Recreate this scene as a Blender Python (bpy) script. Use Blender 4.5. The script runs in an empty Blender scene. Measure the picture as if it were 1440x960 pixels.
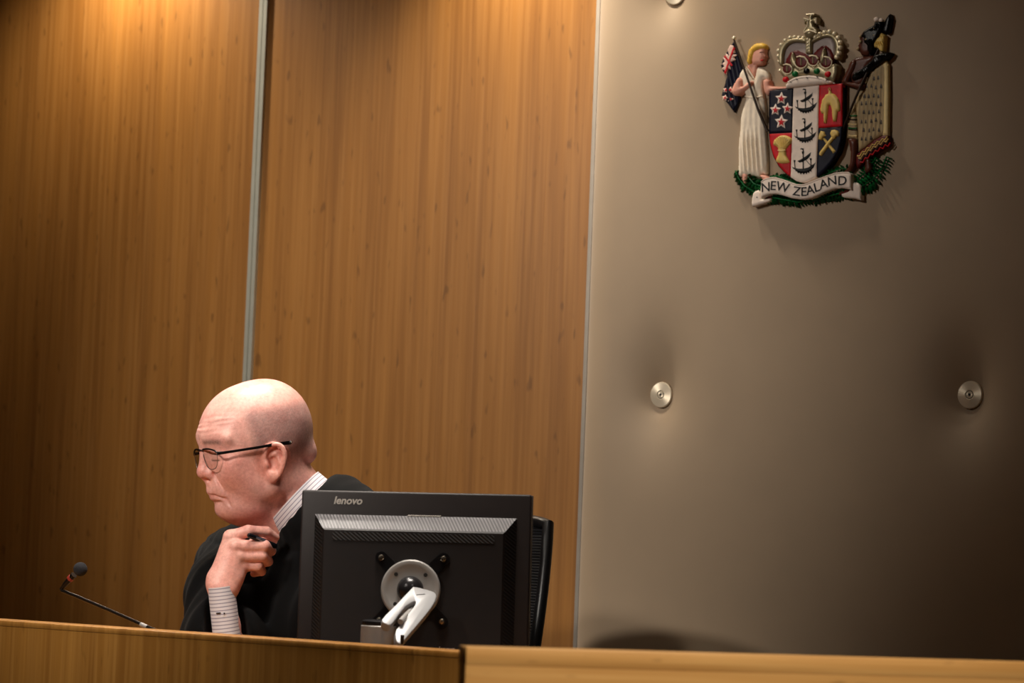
import bpy, bmesh, math, random
import numpy as np
from mathutils import Vector, Matrix, geometry

SC = bpy.context.scene
COL = SC.collection
random.seed(7)
RNG = np.random.default_rng(7)

# ------------------------------------------------------------------ camera
YAW, PITCH, ROLL, FPX = 37.0, 4.0, 2.2, 4000.0
EYE = Vector((0.0, 0.0, 1.45))
cam_data = bpy.data.cameras.new('camera')
cam_data.sensor_width = 36.0
cam_data.lens = FPX / 1440.0 * 36.0
cam_data.clip_start = 0.05
cam_data.dof.use_dof = True
cam_data.dof.focus_distance = 5.0
cam_data.dof.aperture_fstop = 6.3
cam = bpy.data.objects.new('camera', cam_data)
COL.objects.link(cam)
CAM_ROT = (Matrix.Rotation(math.radians(YAW), 3, 'Z') @ Matrix.Rotation(math.radians(90 + PITCH), 3, 'X')
           @ Matrix.Rotation(math.radians(ROLL), 3, 'Z'))
cam.matrix_world = Matrix.Translation(EYE) @ CAM_ROT.to_4x4()
SC.camera = cam
CY, SY = math.cos(math.radians(YAW)), math.sin(math.radians(YAW))
RV = Vector((CY, SY, 0))        # to the right, seen from the camera
FV = Vector((-SY, CY, 0))       # away from the camera


def ray(px, py):
    return CAM_ROT @ Vector(((px - 720) / FPX, -(py - 480) / FPX, -1))


def P(px, py, F):
    d = ray(px, py)
    return EYE + d * (F / d.dot(FV))


def on_y(px, py, Y):
    d = ray(px, py)
    return EYE + d * ((Y - EYE.y) / d.y)


# ------------------------------------------------------------------ world, exposure
world = bpy.data.worlds.new('world')
SC.world = world
world.use_nodes = True
world.node_tree.nodes['Background'].inputs[0].default_value = (0.9, 0.85, 0.8, 1)
world.node_tree.nodes['Background'].inputs[1].default_value = 0.02
SC.view_settings.view_transform = 'Standard'
SC.view_settings.look = 'None'
SC.view_settings.exposure = 0.0
SC.view_settings.gamma = 1.0
SC.view_settings.use_curve_mapping = False

# ------------------------------------------------------------------ room constants
YW = 4.79          # wood wall face
YP = 4.73          # face of the padded panel
CEIL = 3.05
DAIS = 0.45
YB = 3.30          # bench front

# ------------------------------------------------------------------ lights
def spot(name, loc, target, power, angle, blend, color, radius=0.05):
    d = bpy.data.lights.new(name, 'SPOT')
    d.energy, d.spot_size, d.spot_blend, d.color, d.shadow_soft_size = power, math.radians(angle), blend, color, radius
    o = bpy.data.objects.new(name, d)
    COL.objects.link(o)
    o.location = loc
    o.rotation_euler = (Vector(target) - Vector(loc)).to_track_quat('-Z', 'Y').to_euler()
    return o


WARM = (1.0, 0.87, 0.69)
SOFT = (1.0, 0.92, 0.82)
wl = on_y(205, 0, YW)
wm = on_y(745, 0, YW)
wr = on_y(930, 0, YP)
spot('downlight', (wl.x, YW - 0.20, CEIL - 0.04), (wl.x, YW - 0.04, 1.5), 52, 132, 0.9, WARM, 0.03)
spot('downlight', (wm.x, YW - 0.20, CEIL - 0.04), (wm.x, YW - 0.04, 1.5), 52, 98, 0.95, WARM, 0.03)
spot('downlight', (wr.x, YP - 0.20, CEIL - 0.04), (wr.x, YP - 0.02, 1.5), 15, 100, 0.9, WARM, 0.03)
spot('added_key_light', (-4.4, 1.5, CEIL - 0.05), (-3.88, YW, 1.74), 310, 40, 1.0, SOFT, 0.10)  # unseen lamp, added; its soft cone is shaped to leave the frame's corners dark
spot('added_panel_light', (-3.55, 2.7, CEIL - 0.05), (-3.02, YP, 2.24), 44, 41, 1.0, SOFT, 0.05)  # unseen lamp added to brighten the crest and the padding around it
spot('desk_downlight', (-3.48, 3.80, CEIL - 0.05), (-3.42, 3.62, 1.30), 115, 50, 1.0, SOFT, 0.07)
spot('front_spotlight', (-3.15, 1.15, CEIL - 0.05), (-3.38, 3.60, 1.48), 390, 23, 1.0, SOFT, 0.25)
spot('added_counter_light', (-0.95, 2.1, CEIL - 0.05), (-1.85, 2.95, 1.2), 250, 46, 1.0, SOFT, 0.08)  # unseen lamp added to light the counter front but spare the padded panel

la = bpy.data.lights.new('ceiling_panel', 'AREA')
la.shape, la.size, la.size_y, la.energy, la.color = 'RECTANGLE', 0.7, 0.4, 6, SOFT
la.spread = math.radians(64)
lo_ = bpy.data.objects.new('ceiling_panel', la)
COL.objects.link(lo_)
lo_.location = (-2.85, 3.35, CEIL - 0.01)
lo_.rotation_euler = (0, 0, math.radians(YAW))

# ------------------------------------------------------------------ helpers: materials
def lin(c):
    return tuple(((v / 255.0) / 12.92 if v / 255.0 <= 0.04045 else ((v / 255.0 + 0.055) / 1.055) ** 2.4) for v in c)


def mat(name, rgb, rough=0.5, metal=0.0, vary=0.0, scale=40.0, bump=0.0, bscale=200.0, coat=0.0, spec=0.5, sheen=0.0, sss=0.0, trans=0.0, alpha=1.0):
    m = bpy.data.materials.new(name)
    m.use_nodes = True
    nt = m.node_tree
    b = nt.nodes['Principled BSDF']
    c = lin(rgb)
    b.inputs['Base Color'].default_value = (*c, 1)
    b.inputs['Roughness'].default_value = rough
    b.inputs['Metallic'].default_value = metal
    b.inputs['Coat Weight'].default_value = coat
    b.inputs['Specular IOR Level'].default_value = spec
    b.inputs['Sheen Weight'].default_value = sheen
    b.inputs['Transmission Weight'].default_value = trans
    b.inputs['Alpha'].default_value = alpha
    if sss:
        b.inputs['Subsurface Weight'].default_value = sss
    tc = nt.nodes.new('ShaderNodeTexCoord')
    if vary:
        n = nt.nodes.new('ShaderNodeTexNoise')
        n.inputs['Scale'].default_value = scale
        nt.links.new(tc.outputs['Object'], n.inputs['Vector'])
        r = nt.nodes.new('ShaderNodeValToRGB')
        r.color_ramp.elements[0].position, r.color_ramp.elements[1].position = 0.3, 0.7
        r.color_ramp.elements[0].color = (*[v * (1 - vary) for v in c], 1)
        r.color_ramp.elements[1].color = (*[min(1, v * (1 + vary)) for v in c], 1)
        nt.links.new(n.outputs['Fac'], r.inputs['Fac'])
        nt.links.new(r.outputs['Color'], b.inputs['Base Color'])
    if bump:
        n2 = nt.nodes.new('ShaderNodeTexNoise')
        n2.inputs['Scale'].default_value = bscale
        nt.links.new(tc.outputs['Object'], n2.inputs['Vector'])
        bp = nt.nodes.new('ShaderNodeBump')
        bp.inputs['Strength'].default_value = bump
        bp.inputs['Distance'].default_value = 0.002
        nt.links.new(n2.outputs['Fac'], bp.inputs['Height'])
        nt.links.new(bp.outputs['Normal'], b.inputs['Normal'])
    return m


def wood(name, dark, mid, light, grain='Z', rough=0.38, freq=1.0, rot=0.0):
    m = bpy.data.materials.new(name)
    m.use_nodes = True
    nt = m.node_tree
    L = nt.links
    b = nt.nodes['Principled BSDF']
    b.inputs['Roughness'].default_value = rough
    b.inputs['Coat Weight'].default_value = 0.15
    b.inputs['Coat Roughness'].default_value = 0.3
    tc = nt.nodes.new('ShaderNodeTexCoord')
    rm = nt.nodes.new('ShaderNodeMapping')
    rm.inputs['Rotation'].default_value = (0, 0, rot)
    L.new(tc.outputs['Object'], rm.inputs['Vector'])

    def noise(sx, sl, detail, w=0.0, dist=0.0):
        mp = nt.nodes.new('ShaderNodeMapping')
        mp.inputs['Scale'].default_value = (sx, sx, sl) if grain == 'Z' else (sl, sx, sx)
        mp.inputs['Location'].default_value = (w, w * 0.7, w * 1.3)
        L.new(rm.outputs['Vector'], mp.inputs['Vector'])
        n = nt.nodes.new('ShaderNodeTexNoise')
        n.inputs['Scale'].default_value = 1.0
        n.inputs['Detail'].default_value = detail
        n.inputs['Distortion'].default_value = dist
        L.new(mp.outputs['Vector'], n.inputs['Vector'])
        return n.outputs['Fac']

    def mix(a, c, f, op='MIX'):
        x = nt.nodes.new('ShaderNodeMix')
        x.data_type = 'RGBA'
        x.blend_type = op
        for s, v in (('A', a), ('B', c)):
            sock = [i for i in x.inputs if i.name == s and i.type == 'RGBA'][0]
            if isinstance(v, tuple):
                sock.default_value = (*v, 1)
            else:
                L.new(v, sock)
        if isinstance(f, float):
            x.inputs[0].default_value = f
        else:
            L.new(f, x.inputs[0])
        return [o for o in x.outputs if o.type == 'RGBA'][0]

    def ramp(s, p0, p1, v0=0.0, v1=1.0):
        r = nt.nodes.new('ShaderNodeMapRange')
        r.inputs[1].default_value, r.inputs[2].default_value = p0, p1
        r.inputs[3].default_value, r.inputs[4].default_value = v0, v1
        L.new(s, r.inputs[0])
        return r.outputs[0]

    broad = ramp(noise(22 * freq, 0.8, 3, 3.1, 0.4), 0.32, 0.68)
    fine = ramp(noise(95 * freq, 2.2, 4, 9.7), 0.3, 0.7)
    pores = ramp(noise(260 * freq, 9, 2, 1.7), 0.60, 0.80, 0.0, 0.32)
    knots = ramp(noise(66 * freq, 20, 1, 5.3), 0.665, 0.76, 0.0, 0.5)
    c1 = mix(lin(dark), lin(mid), broad)
    c2 = mix(c1, lin(light), ramp(noise(95 * freq, 2.2, 4, 9.7), 0.42, 0.75, 0.0, 0.65))
    c3 = mix(c2, lin(dark), pores)
    c4 = mix(c3, tuple(v * 0.45 for v in lin(dark)), knots)
    L.new(c4, b.inputs['Base Color'])
    bp = nt.nodes.new('ShaderNodeBump')
    bp.inputs['Strength'].default_value = 0.04
    bp.inputs['Distance'].default_value = 0.002
    L.new(fine, bp.inputs['Height'])
    L.new(bp.outputs['Normal'], b.inputs['Normal'])
    return m


def stripes(name, base, line, axis, period, duty=0.3, rough=0.6, diag=None, soft=0.06, bump=0.0, metal=0.0):
    """base colour with thin lines across an object axis (or along a direction)"""
    m = bpy.data.materials.new(name)
    m.use_nodes = True
    nt = m.node_tree
    L = nt.links
    b = nt.nodes['Principled BSDF']
    b.inputs['Roughness'].default_value = rough
    b.inputs['Metallic'].default_value = metal
    tc = nt.nodes.new('ShaderNodeTexCoord')
    dot = nt.nodes.new('ShaderNodeVectorMath')
    dot.operation = 'DOT_PRODUCT'
    v = Vector(diag) if diag else Vector(axis)
    v = v.normalized() / period
    dot.inputs[1].default_value = v
    L.new(tc.outputs['Object'], dot.inputs[0])
    fr = nt.nodes.new('ShaderNodeMath')
    fr.operation = 'FRACT'
    L.new(dot.outputs['Value'], fr.inputs[0])
    pp = nt.nodes.new('ShaderNodeMath')
    pp.operation = 'PINGPONG'
    pp.inputs[1].default_value = 0.5
    L.new(fr.outputs[0], pp.inputs[0])
    mr = nt.nodes.new('ShaderNodeMapRange')
    mr.inputs[1].default_value, mr.inputs[2].default_value = duty / 2 - soft, duty / 2 + soft
    mr.inputs[3].default_value, mr.inputs[4].default_value = 1.0, 0.0
    L.new(pp.outputs[0], mr.inputs[0])
    x = nt.nodes.new('ShaderNodeMix')
    x.data_type = 'RGBA'
    sa = [i for i in x.inputs if i.type == 'RGBA']
    sa[0].default_value, sa[1].default_value = (*lin(base), 1), (*lin(line), 1)
    L.new(mr.outputs[0], x.inputs[0])
    L.new([o for o in x.outputs if o.type == 'RGBA'][0], b.inputs['Base Color'])
    if bump:
        bp = nt.nodes.new('ShaderNodeBump')
        bp.inputs['Strength'].default_value = bump
        bp.inputs['Distance'].default_value = 0.001
        L.new(mr.outputs[0], bp.inputs['Height'])
        L.new(bp.outputs['Normal'], b.inputs['Normal'])
    return m


# ------------------------------------------------------------------ helpers: objects
def link(name, me, m, parent=None, smooth=False, auto=None):
    o = bpy.data.objects.new(name, me)
    COL.objects.link(o)
    if m is not None and not me.materials:
        me.materials.append(m)
    if parent is not None:
        o.parent = parent
    if smooth:
        me.polygons.foreach_set('use_smooth', [True] * len(me.polygons))
        if auto is not None:
            me.set_sharp_from_angle(angle=math.radians(auto))
    return o


def tag(o, label, cat, group=None, kind=None):
    o['label'] = label
    o['category'] = cat
    if group:
        o['group'] = group
    if kind:
        o['kind'] = kind
    return o


def thing(name, label, cat, loc=(0, 0, 0), rotz=0.0, group=None):
    o = bpy.data.objects.new(name, None)
    o.empty_display_size = 0.1
    COL.objects.link(o)
    o.location = loc
    o.rotation_euler = (0, 0, rotz)
    return tag(o, label, cat, group)


def struct(name, me, m, smooth=False):
    o = link(name, me, m, None, smooth)
    o['kind'] = 'structure'
    return o


class MB:
    """collects boxes, tubes and lathes and links them as one mesh"""

    def __init__(self):
        self.bm = bmesh.new()

    def box(self, lo, hi, bevel=0.0, seg=2, M=None):
        lo, hi = Vector(lo), Vector(hi)
        r = bmesh.ops.create_cube(self.bm, size=1.0)
        for v in r['verts']:
            v.co = Vector([(lo[i] + hi[i]) / 2 + v.co[i] * (hi[i] - lo[i]) for i in range(3)])
        vs = r['verts']
        if bevel:
            es = list({e for v in vs for e in v.link_edges})
            rb = bmesh.ops.bevel(self.bm, geom=es, offset=bevel, segments=seg, affect='EDGES', profile=0.5)
            vs = list({v for f in rb['faces'] for v in f.verts} | {v for v in vs if v.is_valid})
        if M is not None:
            bmesh.ops.transform(self.bm, matrix=M, verts=vs)
        return self

    def tube(self, pts, rad, seg=16, caps=True):
        pts = [Vector(p) for p in pts]
        n = len(pts)
        rads = rad if isinstance(rad, (list, tuple)) else [rad] * n
        rings = []
        up = None
        for i, p in enumerate(pts):
            t = (pts[min(i + 1, n - 1)] - pts[max(i - 1, 0)]).normalized()
            if up is None:
                up = t.orthogonal().normalized()
            up = (up - t * up.dot(t)).normalized()
            sd = t.cross(up)
            rings.append([self.bm.verts.new(p + (up * math.cos(a) + sd * math.sin(a)) * rads[i])
                          for a in [2 * math.pi * k / seg for k in range(seg)]])
        for a, b in zip(rings, rings[1:]):
            for k in range(seg):
                self.bm.faces.new((a[k], a[(k + 1) % seg], b[(k + 1) % seg], b[k]))
        if caps:
            self.bm.faces.new(rings[0][::-1])
            self.bm.faces.new(rings[-1])
        return self

    def lathe(self, prof, seg=48, M=None, closed=True):
        """prof: list of (radius, z)"""
        rings, allv = [], []
        for r, z in prof:
            if r < 1e-6:
                v = [self.bm.verts.new((0, 0, z))]
            else:
                v = [self.bm.verts.new((r * math.cos(2 * math.pi * k / seg), r * math.sin(2 * math.pi * k / seg), z)) for k in range(seg)]
            rings.append(v)
            allv += v
        for a, b in zip(rings, rings[1:]):
            for k in range(seg):
                k2 = (k + 1) % seg
                q = [a[k % len(a)], a[k2 % len(a)], b[k2 % len(b)], b[k % len(b)]]
                u = []
                for v in q:
                    if v not in u:
                        u.append(v)
                if len(u) > 2:
                    self.bm.faces.new(u)
        if closed:
            if len(rings[0]) > 1:
                self.bm.faces.new(rings[0][::-1])
            if len(rings[-1]) > 1:
                self.bm.faces.new(rings[-1])
        if M is not None:
            bmesh.ops.transform(self.bm, matrix=M, verts=allv)
        return self

    def ball(self, c, r, seg=24, scale=(1, 1, 1), M=None):
        rr = bmesh.ops.create_uvsphere(self.bm, u_segments=seg, v_segments=seg // 2, radius=1.0)
        for v in rr['verts']:
            v.co = Vector([c[i] + v.co[i] * r * scale[i] for i in range(3)])
        if M is not None:
            bmesh.ops.transform(self.bm, matrix=M, verts=rr['verts'])
        return self

    def prism(self, pts, y0, y1, M=None):
        """(x, z) outline pushed from y0 to y1"""
        a = [self.bm.verts.new((x, y0, z)) for x, z in pts]
        b = [self.bm.verts.new((x, y1, z)) for x, z in pts]
        n = len(pts)
        self.bm.faces.new(a)
        self.bm.faces.new(b[::-1])
        for k in range(n):
            self.bm.faces.new((a[k], b[k], b[(k + 1) % n], a[(k + 1) % n]))
        if M is not None:
            bmesh.ops.transform(self.bm, matrix=M, verts=a + b)
        return self

    def build(self, name, m, parent=None, smooth=True, auto=35):
        bmesh.ops.recalc_face_normals(self.bm, faces=self.bm.faces[:])
        me = bpy.data.meshes.new(name)
        self.bm.to_mesh(me)
        self.bm.free()
        return link(name, me, m, parent, smooth, auto)


def mesh_np(name, verts, faces, m, parent=None, smooth=True):
    """fast mesh from numpy arrays (quads or tris)"""
    me = bpy.data.meshes.new(name)
    nv, nf, k = len(verts), len(faces), faces.shape[1]
    me.vertices.add(nv)
    me.vertices.foreach_set('co', np.ascontiguousarray(verts, dtype=np.float32).ravel())
    me.loops.add(nf * k)
    me.loops.foreach_set('vertex_index', np.ascontiguousarray(faces, dtype=np.int32).ravel())
    me.polygons.add(nf)
    me.polygons.foreach_set('loop_start', np.arange(0, nf * k, k, dtype=np.int32))
    me.polygons.foreach_set('loop_total', np.full(nf, k, dtype=np.int32))
    me.update(calc_edges=True)
    me.validate()
    return link(name, me, m, parent, smooth)


# ------------------------------------------------------------------ helpers: smooth solids from distance fields
def smin(a, b, k):
    h = np.clip(0.5 + 0.5 * (b - a) / k, 0, 1)
    return b + (a - b) * h - k * h * (1 - h)


def smax(a, b, k):
    return -smin(-a, -b, k)


def ell(p, c, r):
    q = (p - np.array(c)) / np.array(r)
    k0 = np.sqrt((q * q).sum(1)) + 1e-9
    q2 = q / np.array(r)
    k1 = np.sqrt((q2 * q2).sum(1)) + 1e-9
    return k0 * (k0 - 1) / k1


def cone(p, a, b, ra, rb):
    a, b = np.array(a, float), np.array(b, float)
    ba = b - a
    pa = p - a
    h = np.clip((pa @ ba) / (ba @ ba), 0, 1)
    d = pa - h[:, None] * ba
    return np.sqrt((d * d).sum(1)) - (ra + (rb - ra) * h)


def rbox(p, c, half, r, R=None):
    q = p - np.array(c)
    if R is not None:
        q = q @ np.array(R)
    d = np.abs(q) - (np.array(half) - r)
    return np.sqrt((np.maximum(d, 0) ** 2).sum(1)) + np.minimum(d.max(1), 0) - r


def nets(f, xs, ys, zs, bs=20, slack=1.6):
    """surface nets over a (possibly uneven) lattice; f takes (n,3) points"""
    xs, ys, zs = [np.asarray(a, float) for a in (xs, ys, zs)]
    nx, ny, nz = len(xs) - 1, len(ys) - 1, len(zs) - 1
    blocks = [(i, j, k) for i in range(0, nx, bs) for j in range(0, ny, bs) for k in range(0, nz, bs)]
    cen, hd = [], []
    for i, j, k in blocks:
        lo = np.array([xs[i], ys[j], zs[k]])
        hi = np.array([xs[min(i + bs, nx)], ys[min(j + bs, ny)], zs[min(k + bs, nz)]])
        cen.append((lo + hi) / 2)
        hd.append(np.linalg.norm(hi - lo) / 2)
    dc = f(np.array(cen))
    keep = np.abs(dc) < np.array(hd) * slack + 0.004
    ids, pos, quads = [], [], []
    for (i0, j0, k0), kp in zip(blocks, keep):
        if not kp:
            continue
        ax, ay, az = xs[i0:i0 + bs + 1], ys[j0:j0 + bs + 1], zs[k0:k0 + bs + 1]
        X, Y, Z = np.meshgrid(ax, ay, az, indexing='ij')
        S = X.shape
        D = f(np.stack([X.ravel(), Y.ravel(), Z.ravel()], 1)).reshape(S)
        if D.min() > 0 or D.max() < 0:
            continue
        N = (D < 0)
        cs = (S[0] - 1, S[1] - 1, S[2] - 1)
        acc = np.zeros(cs + (3,))
        cnt = np.zeros(cs)
        G = (X, Y, Z)
        for a in range(3):
            s0 = [slice(None)] * 3
            s1 = [slice(None)] * 3
            s0[a], s1[a] = slice(0, -1), slice(1, None)
            d0, d1 = D[tuple(s0)], D[tuple(s1)]
            cr = N[tuple(s0)] != N[tuple(s1)]
            t = np.where(cr, d0 / np.where(cr, d0 - d1, 1), 0)
            pts = np.stack([g[tuple(s0)] + t * (g[tuple(s1)] - g[tuple(s0)]) for g in G], -1) * cr[..., None]
            o1, o2 = [b for b in range(3) if b != a]
            for u in (0, 1):
                for w in (0, 1):
                    sl = [slice(None)] * 3
                    sl[o1] = slice(u, u + cs[o1])
                    sl[o2] = slice(w, w + cs[o2])
                    acc += pts[tuple(sl)]
                    cnt += cr[tuple(sl)]
            # faces: base lattice points owned by this block
            sl = [slice(0, cs[0]), slice(0, cs[1]), slice(0, cs[2])]
            e = np.argwhere(cr[tuple(sl)])
            if len(e):
                inside = N[tuple(s0)][tuple(sl)][tuple(e.T)]
                g = e + np.array([i0, j0, k0])
                ok = (g[:, o1] > 0) & (g[:, o2] > 0)
                g, inside = g[ok], inside[ok]
                q = []
                for u, w in ((-1, -1), (0, -1), (0, 0), (-1, 0)):
                    c = g.copy()
                    c[:, o1] += u
                    c[:, o2] += w
                    q.append((c[:, 0] * ny + c[:, 1]) * nz + c[:, 2])
                q = np.stack(q, 1)
                flip = inside if a != 1 else ~inside
                q = np.where(flip[:, None], q, q[:, ::-1])
                quads.append(q)
        act = np.argwhere(cnt > 0)
        if len(act):
            g = act + np.array([i0, j0, k0])
            ids.append((g[:, 0] * ny + g[:, 1]) * nz + g[:, 2])
            pos.append(acc[tuple(act.T)] / cnt[tuple(act.T)][:, None])
    ids, pos, quads = np.concatenate(ids), np.concatenate(pos), np.concatenate(quads)
    order = np.argsort(ids)
    ids, pos = ids[order], pos[order]
    idx = np.searchsorted(ids, quads)
    idx = np.minimum(idx, len(ids) - 1)
    good = (ids[idx] == quads).all(1)
    return pos, idx[good]


def axis(*spec):
    """uneven lattice axis: axis(start, (end, step), (end, step) ...)"""
    out = [spec[0]]
    for end, step in spec[1:]:
        n = max(1, int(round((end - out[-1]) / step)))
        out += list(np.linspace(out[-1], end, n + 1)[1:])
    return out


def field(name, f, lo, hi, step, m, parent=None):
    v, q = nets(f, *[axis(lo[i], (hi[i], step)) for i in range(3)])
    return mesh_np(name, v, q, m, parent, True)


def text_mesh(name, s, size, m, parent, shear=0.0, fat=0.0, depth=0.0006, M=None):
    cu = bpy.data.curves.new(name, 'FONT')
    cu.body, cu.size, cu.shear, cu.offset, cu.extrude = s, size, shear, fat, depth
    cu.align_x, cu.align_y = 'CENTER', 'CENTER'
    cu.resolution_u = 4
    o = bpy.data.objects.new(name + '_src', cu)
    COL.objects.link(o)
    bpy.context.view_layer.update()
    me = bpy.data.meshes.new_from_object(o.evaluated_get(bpy.context.evaluated_depsgraph_get()))
    bpy.data.objects.remove(o)
    bpy.data.curves.remove(cu)
    me.name = name
    if M is not None:
        me.transform(M)
    me.materials.clear()
    return link(name, me, m, parent)


def smooth_loop(pts, n=4):
    out = []
    N = len(pts)
    for i in range(N):
        p0, p1, p2, p3 = [np.array(pts[(i + k - 1) % N], float) for k in range(4)]
        for j in range(n):
            t = j / n
            out.append(tuple(0.5 * ((2 * p1) + (-p0 + p2) * t + (2 * p0 - 5 * p1 + 4 * p2 - p3) * t * t + (-p0 + 3 * p1 - 3 * p2 + p3) * t ** 3)))
    return out


# ================================================================== SETTING
M_WALL = wood('wall_wood', (132, 86, 36), (154, 104, 46), (170, 120, 62), 'Z', 0.42)
M_BENCH = wood('bench_wood', (140, 92, 36), (166, 114, 48), (186, 134, 66), 'Z', 0.4, 1.3)
M_COUNT = wood('counter_wood', (180, 128, 66), (200, 148, 82), (214, 166, 100), 'X', 0.42, 0.9)
M_STRIP = mat('aluminium_strip', (190, 190, 178), 0.42, 0.55, 0.05, 30)
M_GAP_SHADE = mat('gap_shade', (24, 20, 16), 0.9, 0, 0.1)  # flat dark colour for the shade in the gap beside the padding
M_PLASTER = mat('plaster', (110, 98, 84), 0.9, 0, 0.04, 6)
M_FLOOR = mat('carpet', (70, 62, 56), 0.95, 0, 0.15, 120, 0.4, 400)
M_CEIL = mat('ceiling_paint', (200, 194, 184), 0.9, 0, 0.03, 5)

X0, X1, Y0 = -6.6, 0.9, -2.6
sL = [on_y(372, 0, YW - 0.004), on_y(348, 537, YW - 0.004)]
strip_x = sum(p.x for p in sL) / 2
e1, e2 = on_y(845, 0, YW - 0.004), on_y(811, 910, YW - 0.004)
edge_x = (e1.x + e2.x) / 2


def quad_box(name, lo, hi, m, kind='structure', bevel=0.0):
    o = MB().box(lo, hi, bevel).build(name, m, None, bool(bevel))
    o['kind'] = kind
    return o


quad_box('wall_back', (X0, YW, 0), (X1, YW + 0.1, CEIL), M_WALL)
quad_box('wall_left', (X0 - 0.1, Y0, 0), (X0, YW + 0.1, CEIL), M_WALL)
quad_box('wall_right', (X1, Y0, 0), (X1 + 0.1, YW + 0.1, CEIL), M_PLASTER)
quad_box('wall_front', (X0 - 0.1, Y0 - 0.1, 0), (X1 + 0.1, Y0, CEIL), M_PLASTER)
quad_box('floor', (X0 - 0.1, Y0 - 0.1, -0.1), (X1 + 0.1, YW + 0.1, 0), M_FLOOR)
quad_box('floor_dais', (X0, YB - 0.02, 0), (-2.50, YW, DAIS), M_FLOOR)
quad_box('ceiling', (X0 - 0.1, Y0 - 0.1, CEIL), (X1 + 0.1, YW + 0.1, CEIL + 0.1), M_CEIL)
# vertical aluminium joint between the two wood panels: two thin fins with a groove
tb = MB()
for a, b, d in ((-0.0120, -0.0010, 0.008), (0.0010, 0.0120, 0.008), (-0.0010, 0.0010, 0.005)):
    tb.box((strip_x + a, YW - d, DAIS), (strip_x + b, YW + 0.002, CEIL))
o = tb.build('trim_1', M_STRIP, None, False)
o['kind'] = 'structure'
# aluminium edge strip and a dark strip painted as the shaded gap beside the padded panel
o = MB().box((edge_x - 0.005, YW - 0.012, DAIS), (edge_x + 0.005, YW + 0.002, CEIL), 0.001).build('trim_2', mat('grey_strip', (150, 142, 132), 0.6, 0.1, 0.05, 30))
o['kind'] = 'structure'

quad_box('trim_gap_shade', (edge_x + 0.0052, YW - 0.0025, DAIS), (edge_x + 0.030, YW + 0.002, CEIL), M_GAP_SHADE)

# ------------------------------------------------------------------ padded panel
def fabric_material():
    m = mat('grey_fabric', (160, 138, 112), 0.62, 0, 0.03, 9, 0.0, sheen=0.25)
    nt = m.node_tree
    b = nt.nodes['Principled BSDF']
    tc = nt.nodes.new('ShaderNodeTexCoord')
    ws = []
    for d in ('X', 'Z'):
        w = nt.nodes.new('ShaderNodeTexWave')
        w.bands_direction = d
        w.inputs['Scale'].default_value = 220
        nt.links.new(tc.outputs['Object'], w.inputs['Vector'])
        ws.append(w)
    ad = nt.nodes.new('ShaderNodeMath')
    nt.links.new(ws[0].outputs['Fac'], ad.inputs[0])
    nt.links.new(ws[1].outputs['Fac'], ad.inputs[1])
    bp = nt.nodes.new('ShaderNodeBump')
    bp.inputs['Strength'].default_value = 0.06
    bp.inputs['Distance'].default_value = 0.001
    nt.links.new(ad.outputs[0], bp.inputs['Height'])
    nt.links.new(bp.outputs['Normal'], b.inputs['Normal'])
    return m


M_FABRIC = fabric_material()
M_BUTTON = mat('brushed_button', (230, 216, 192), 0.46, 0.45)
nt = M_BUTTON.node_tree
tn = nt.nodes.new('ShaderNodeTangent')
tn.direction_type, tn.axis = 'RADIAL', 'Z'
nt.nodes['Principled BSDF'].inputs['Anisotropic'].default_value = 0.85
nt.links.new(tn.outputs[0], nt.nodes['Principled BSDF'].inputs['Tangent'])

px0 = edge_x + 0.013
PX1 = -1.35
PZ0, PZ1 = DAIS + 0.03, CEIL - 0.02
b1, b2, b3 = on_y(922, 554, YP + 0.006), on_y(1357, 554, YP + 0.006), on_y(938, -13, YP + 0.006)
bdx, bdz = b2.x - b1.x, b3.z - b1.z
BUTTONS = [(b1.x + i * bdx, b1.z + (b2.z - b1.z) * 0.5 + j * bdz) for i in (0, 1) for j in (-1, 0, 1)]
panel = thing('upholstered_wall_panel', 'tall grey padded fabric wall panel with round metal buttons', 'wall panel', (px0, YW, PZ0))


def panel_mesh():
    st = 0.006
    gx = np.concatenate([px0 + np.array([0, 0.002, 0.005, 0.009, 0.014, 0.02, 0.027, 0.035, 0.044, 0.054]), np.arange(px0 + 0.058, PX1, st)])
    gz = np.arange(PZ0, PZ1, st)
    X, Z = np.meshgrid(gx, gz, indexing='ij')
    d = np.minimum(np.minimum(X - px0, PX1 - X), np.minimum(Z - PZ0, PZ1 - Z))
    w = 0.085
    t = np.clip(d / w, 0, 1)
    full = YW - YP
    h = full * (0.22 + 0.78 * np.sqrt(np.clip(1 - (1 - t) ** 2, 0, 1)))
    for bx, bz in BUTTONS:
        dx, dz = X - bx, Z - bz
        r = np.sqrt(dx ** 2 + (dz * np.where(dz > 0, 0.60, 0.78)) ** 2)
        h = h - 0.046 * np.exp(-(r / 0.050) ** 1.1)
    n0, n1 = X.shape
    top = np.stack([X.ravel(), (YW - h).ravel(), Z.ravel()], 1)
    back = np.stack([X.ravel(), np.full(X.size, YW), Z.ravel()], 1)
    I = np.arange(n0 * n1).reshape(n0, n1)
    q = np.stack([I[:-1, :-1], I[1:, :-1], I[1:, 1:], I[:-1, 1:]], -1).reshape(-1, 4)
    # border walls
    per = np.concatenate([I[:, 0], I[-1, 1:], I[::-1, -1][1:], I[0, ::-1][1:]])
    bv = top[per].copy()
    bv[:, 1] = YW
    nb = len(top)
    k = np.arange(len(per) - 1)
    s = np.stack([per[:-1], nb + k, nb + k + 1, per[1:]], 1)
    V = np.concatenate([top, bv]) - np.array([px0, YW, PZ0])
    return V, np.concatenate([q, s])


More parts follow.
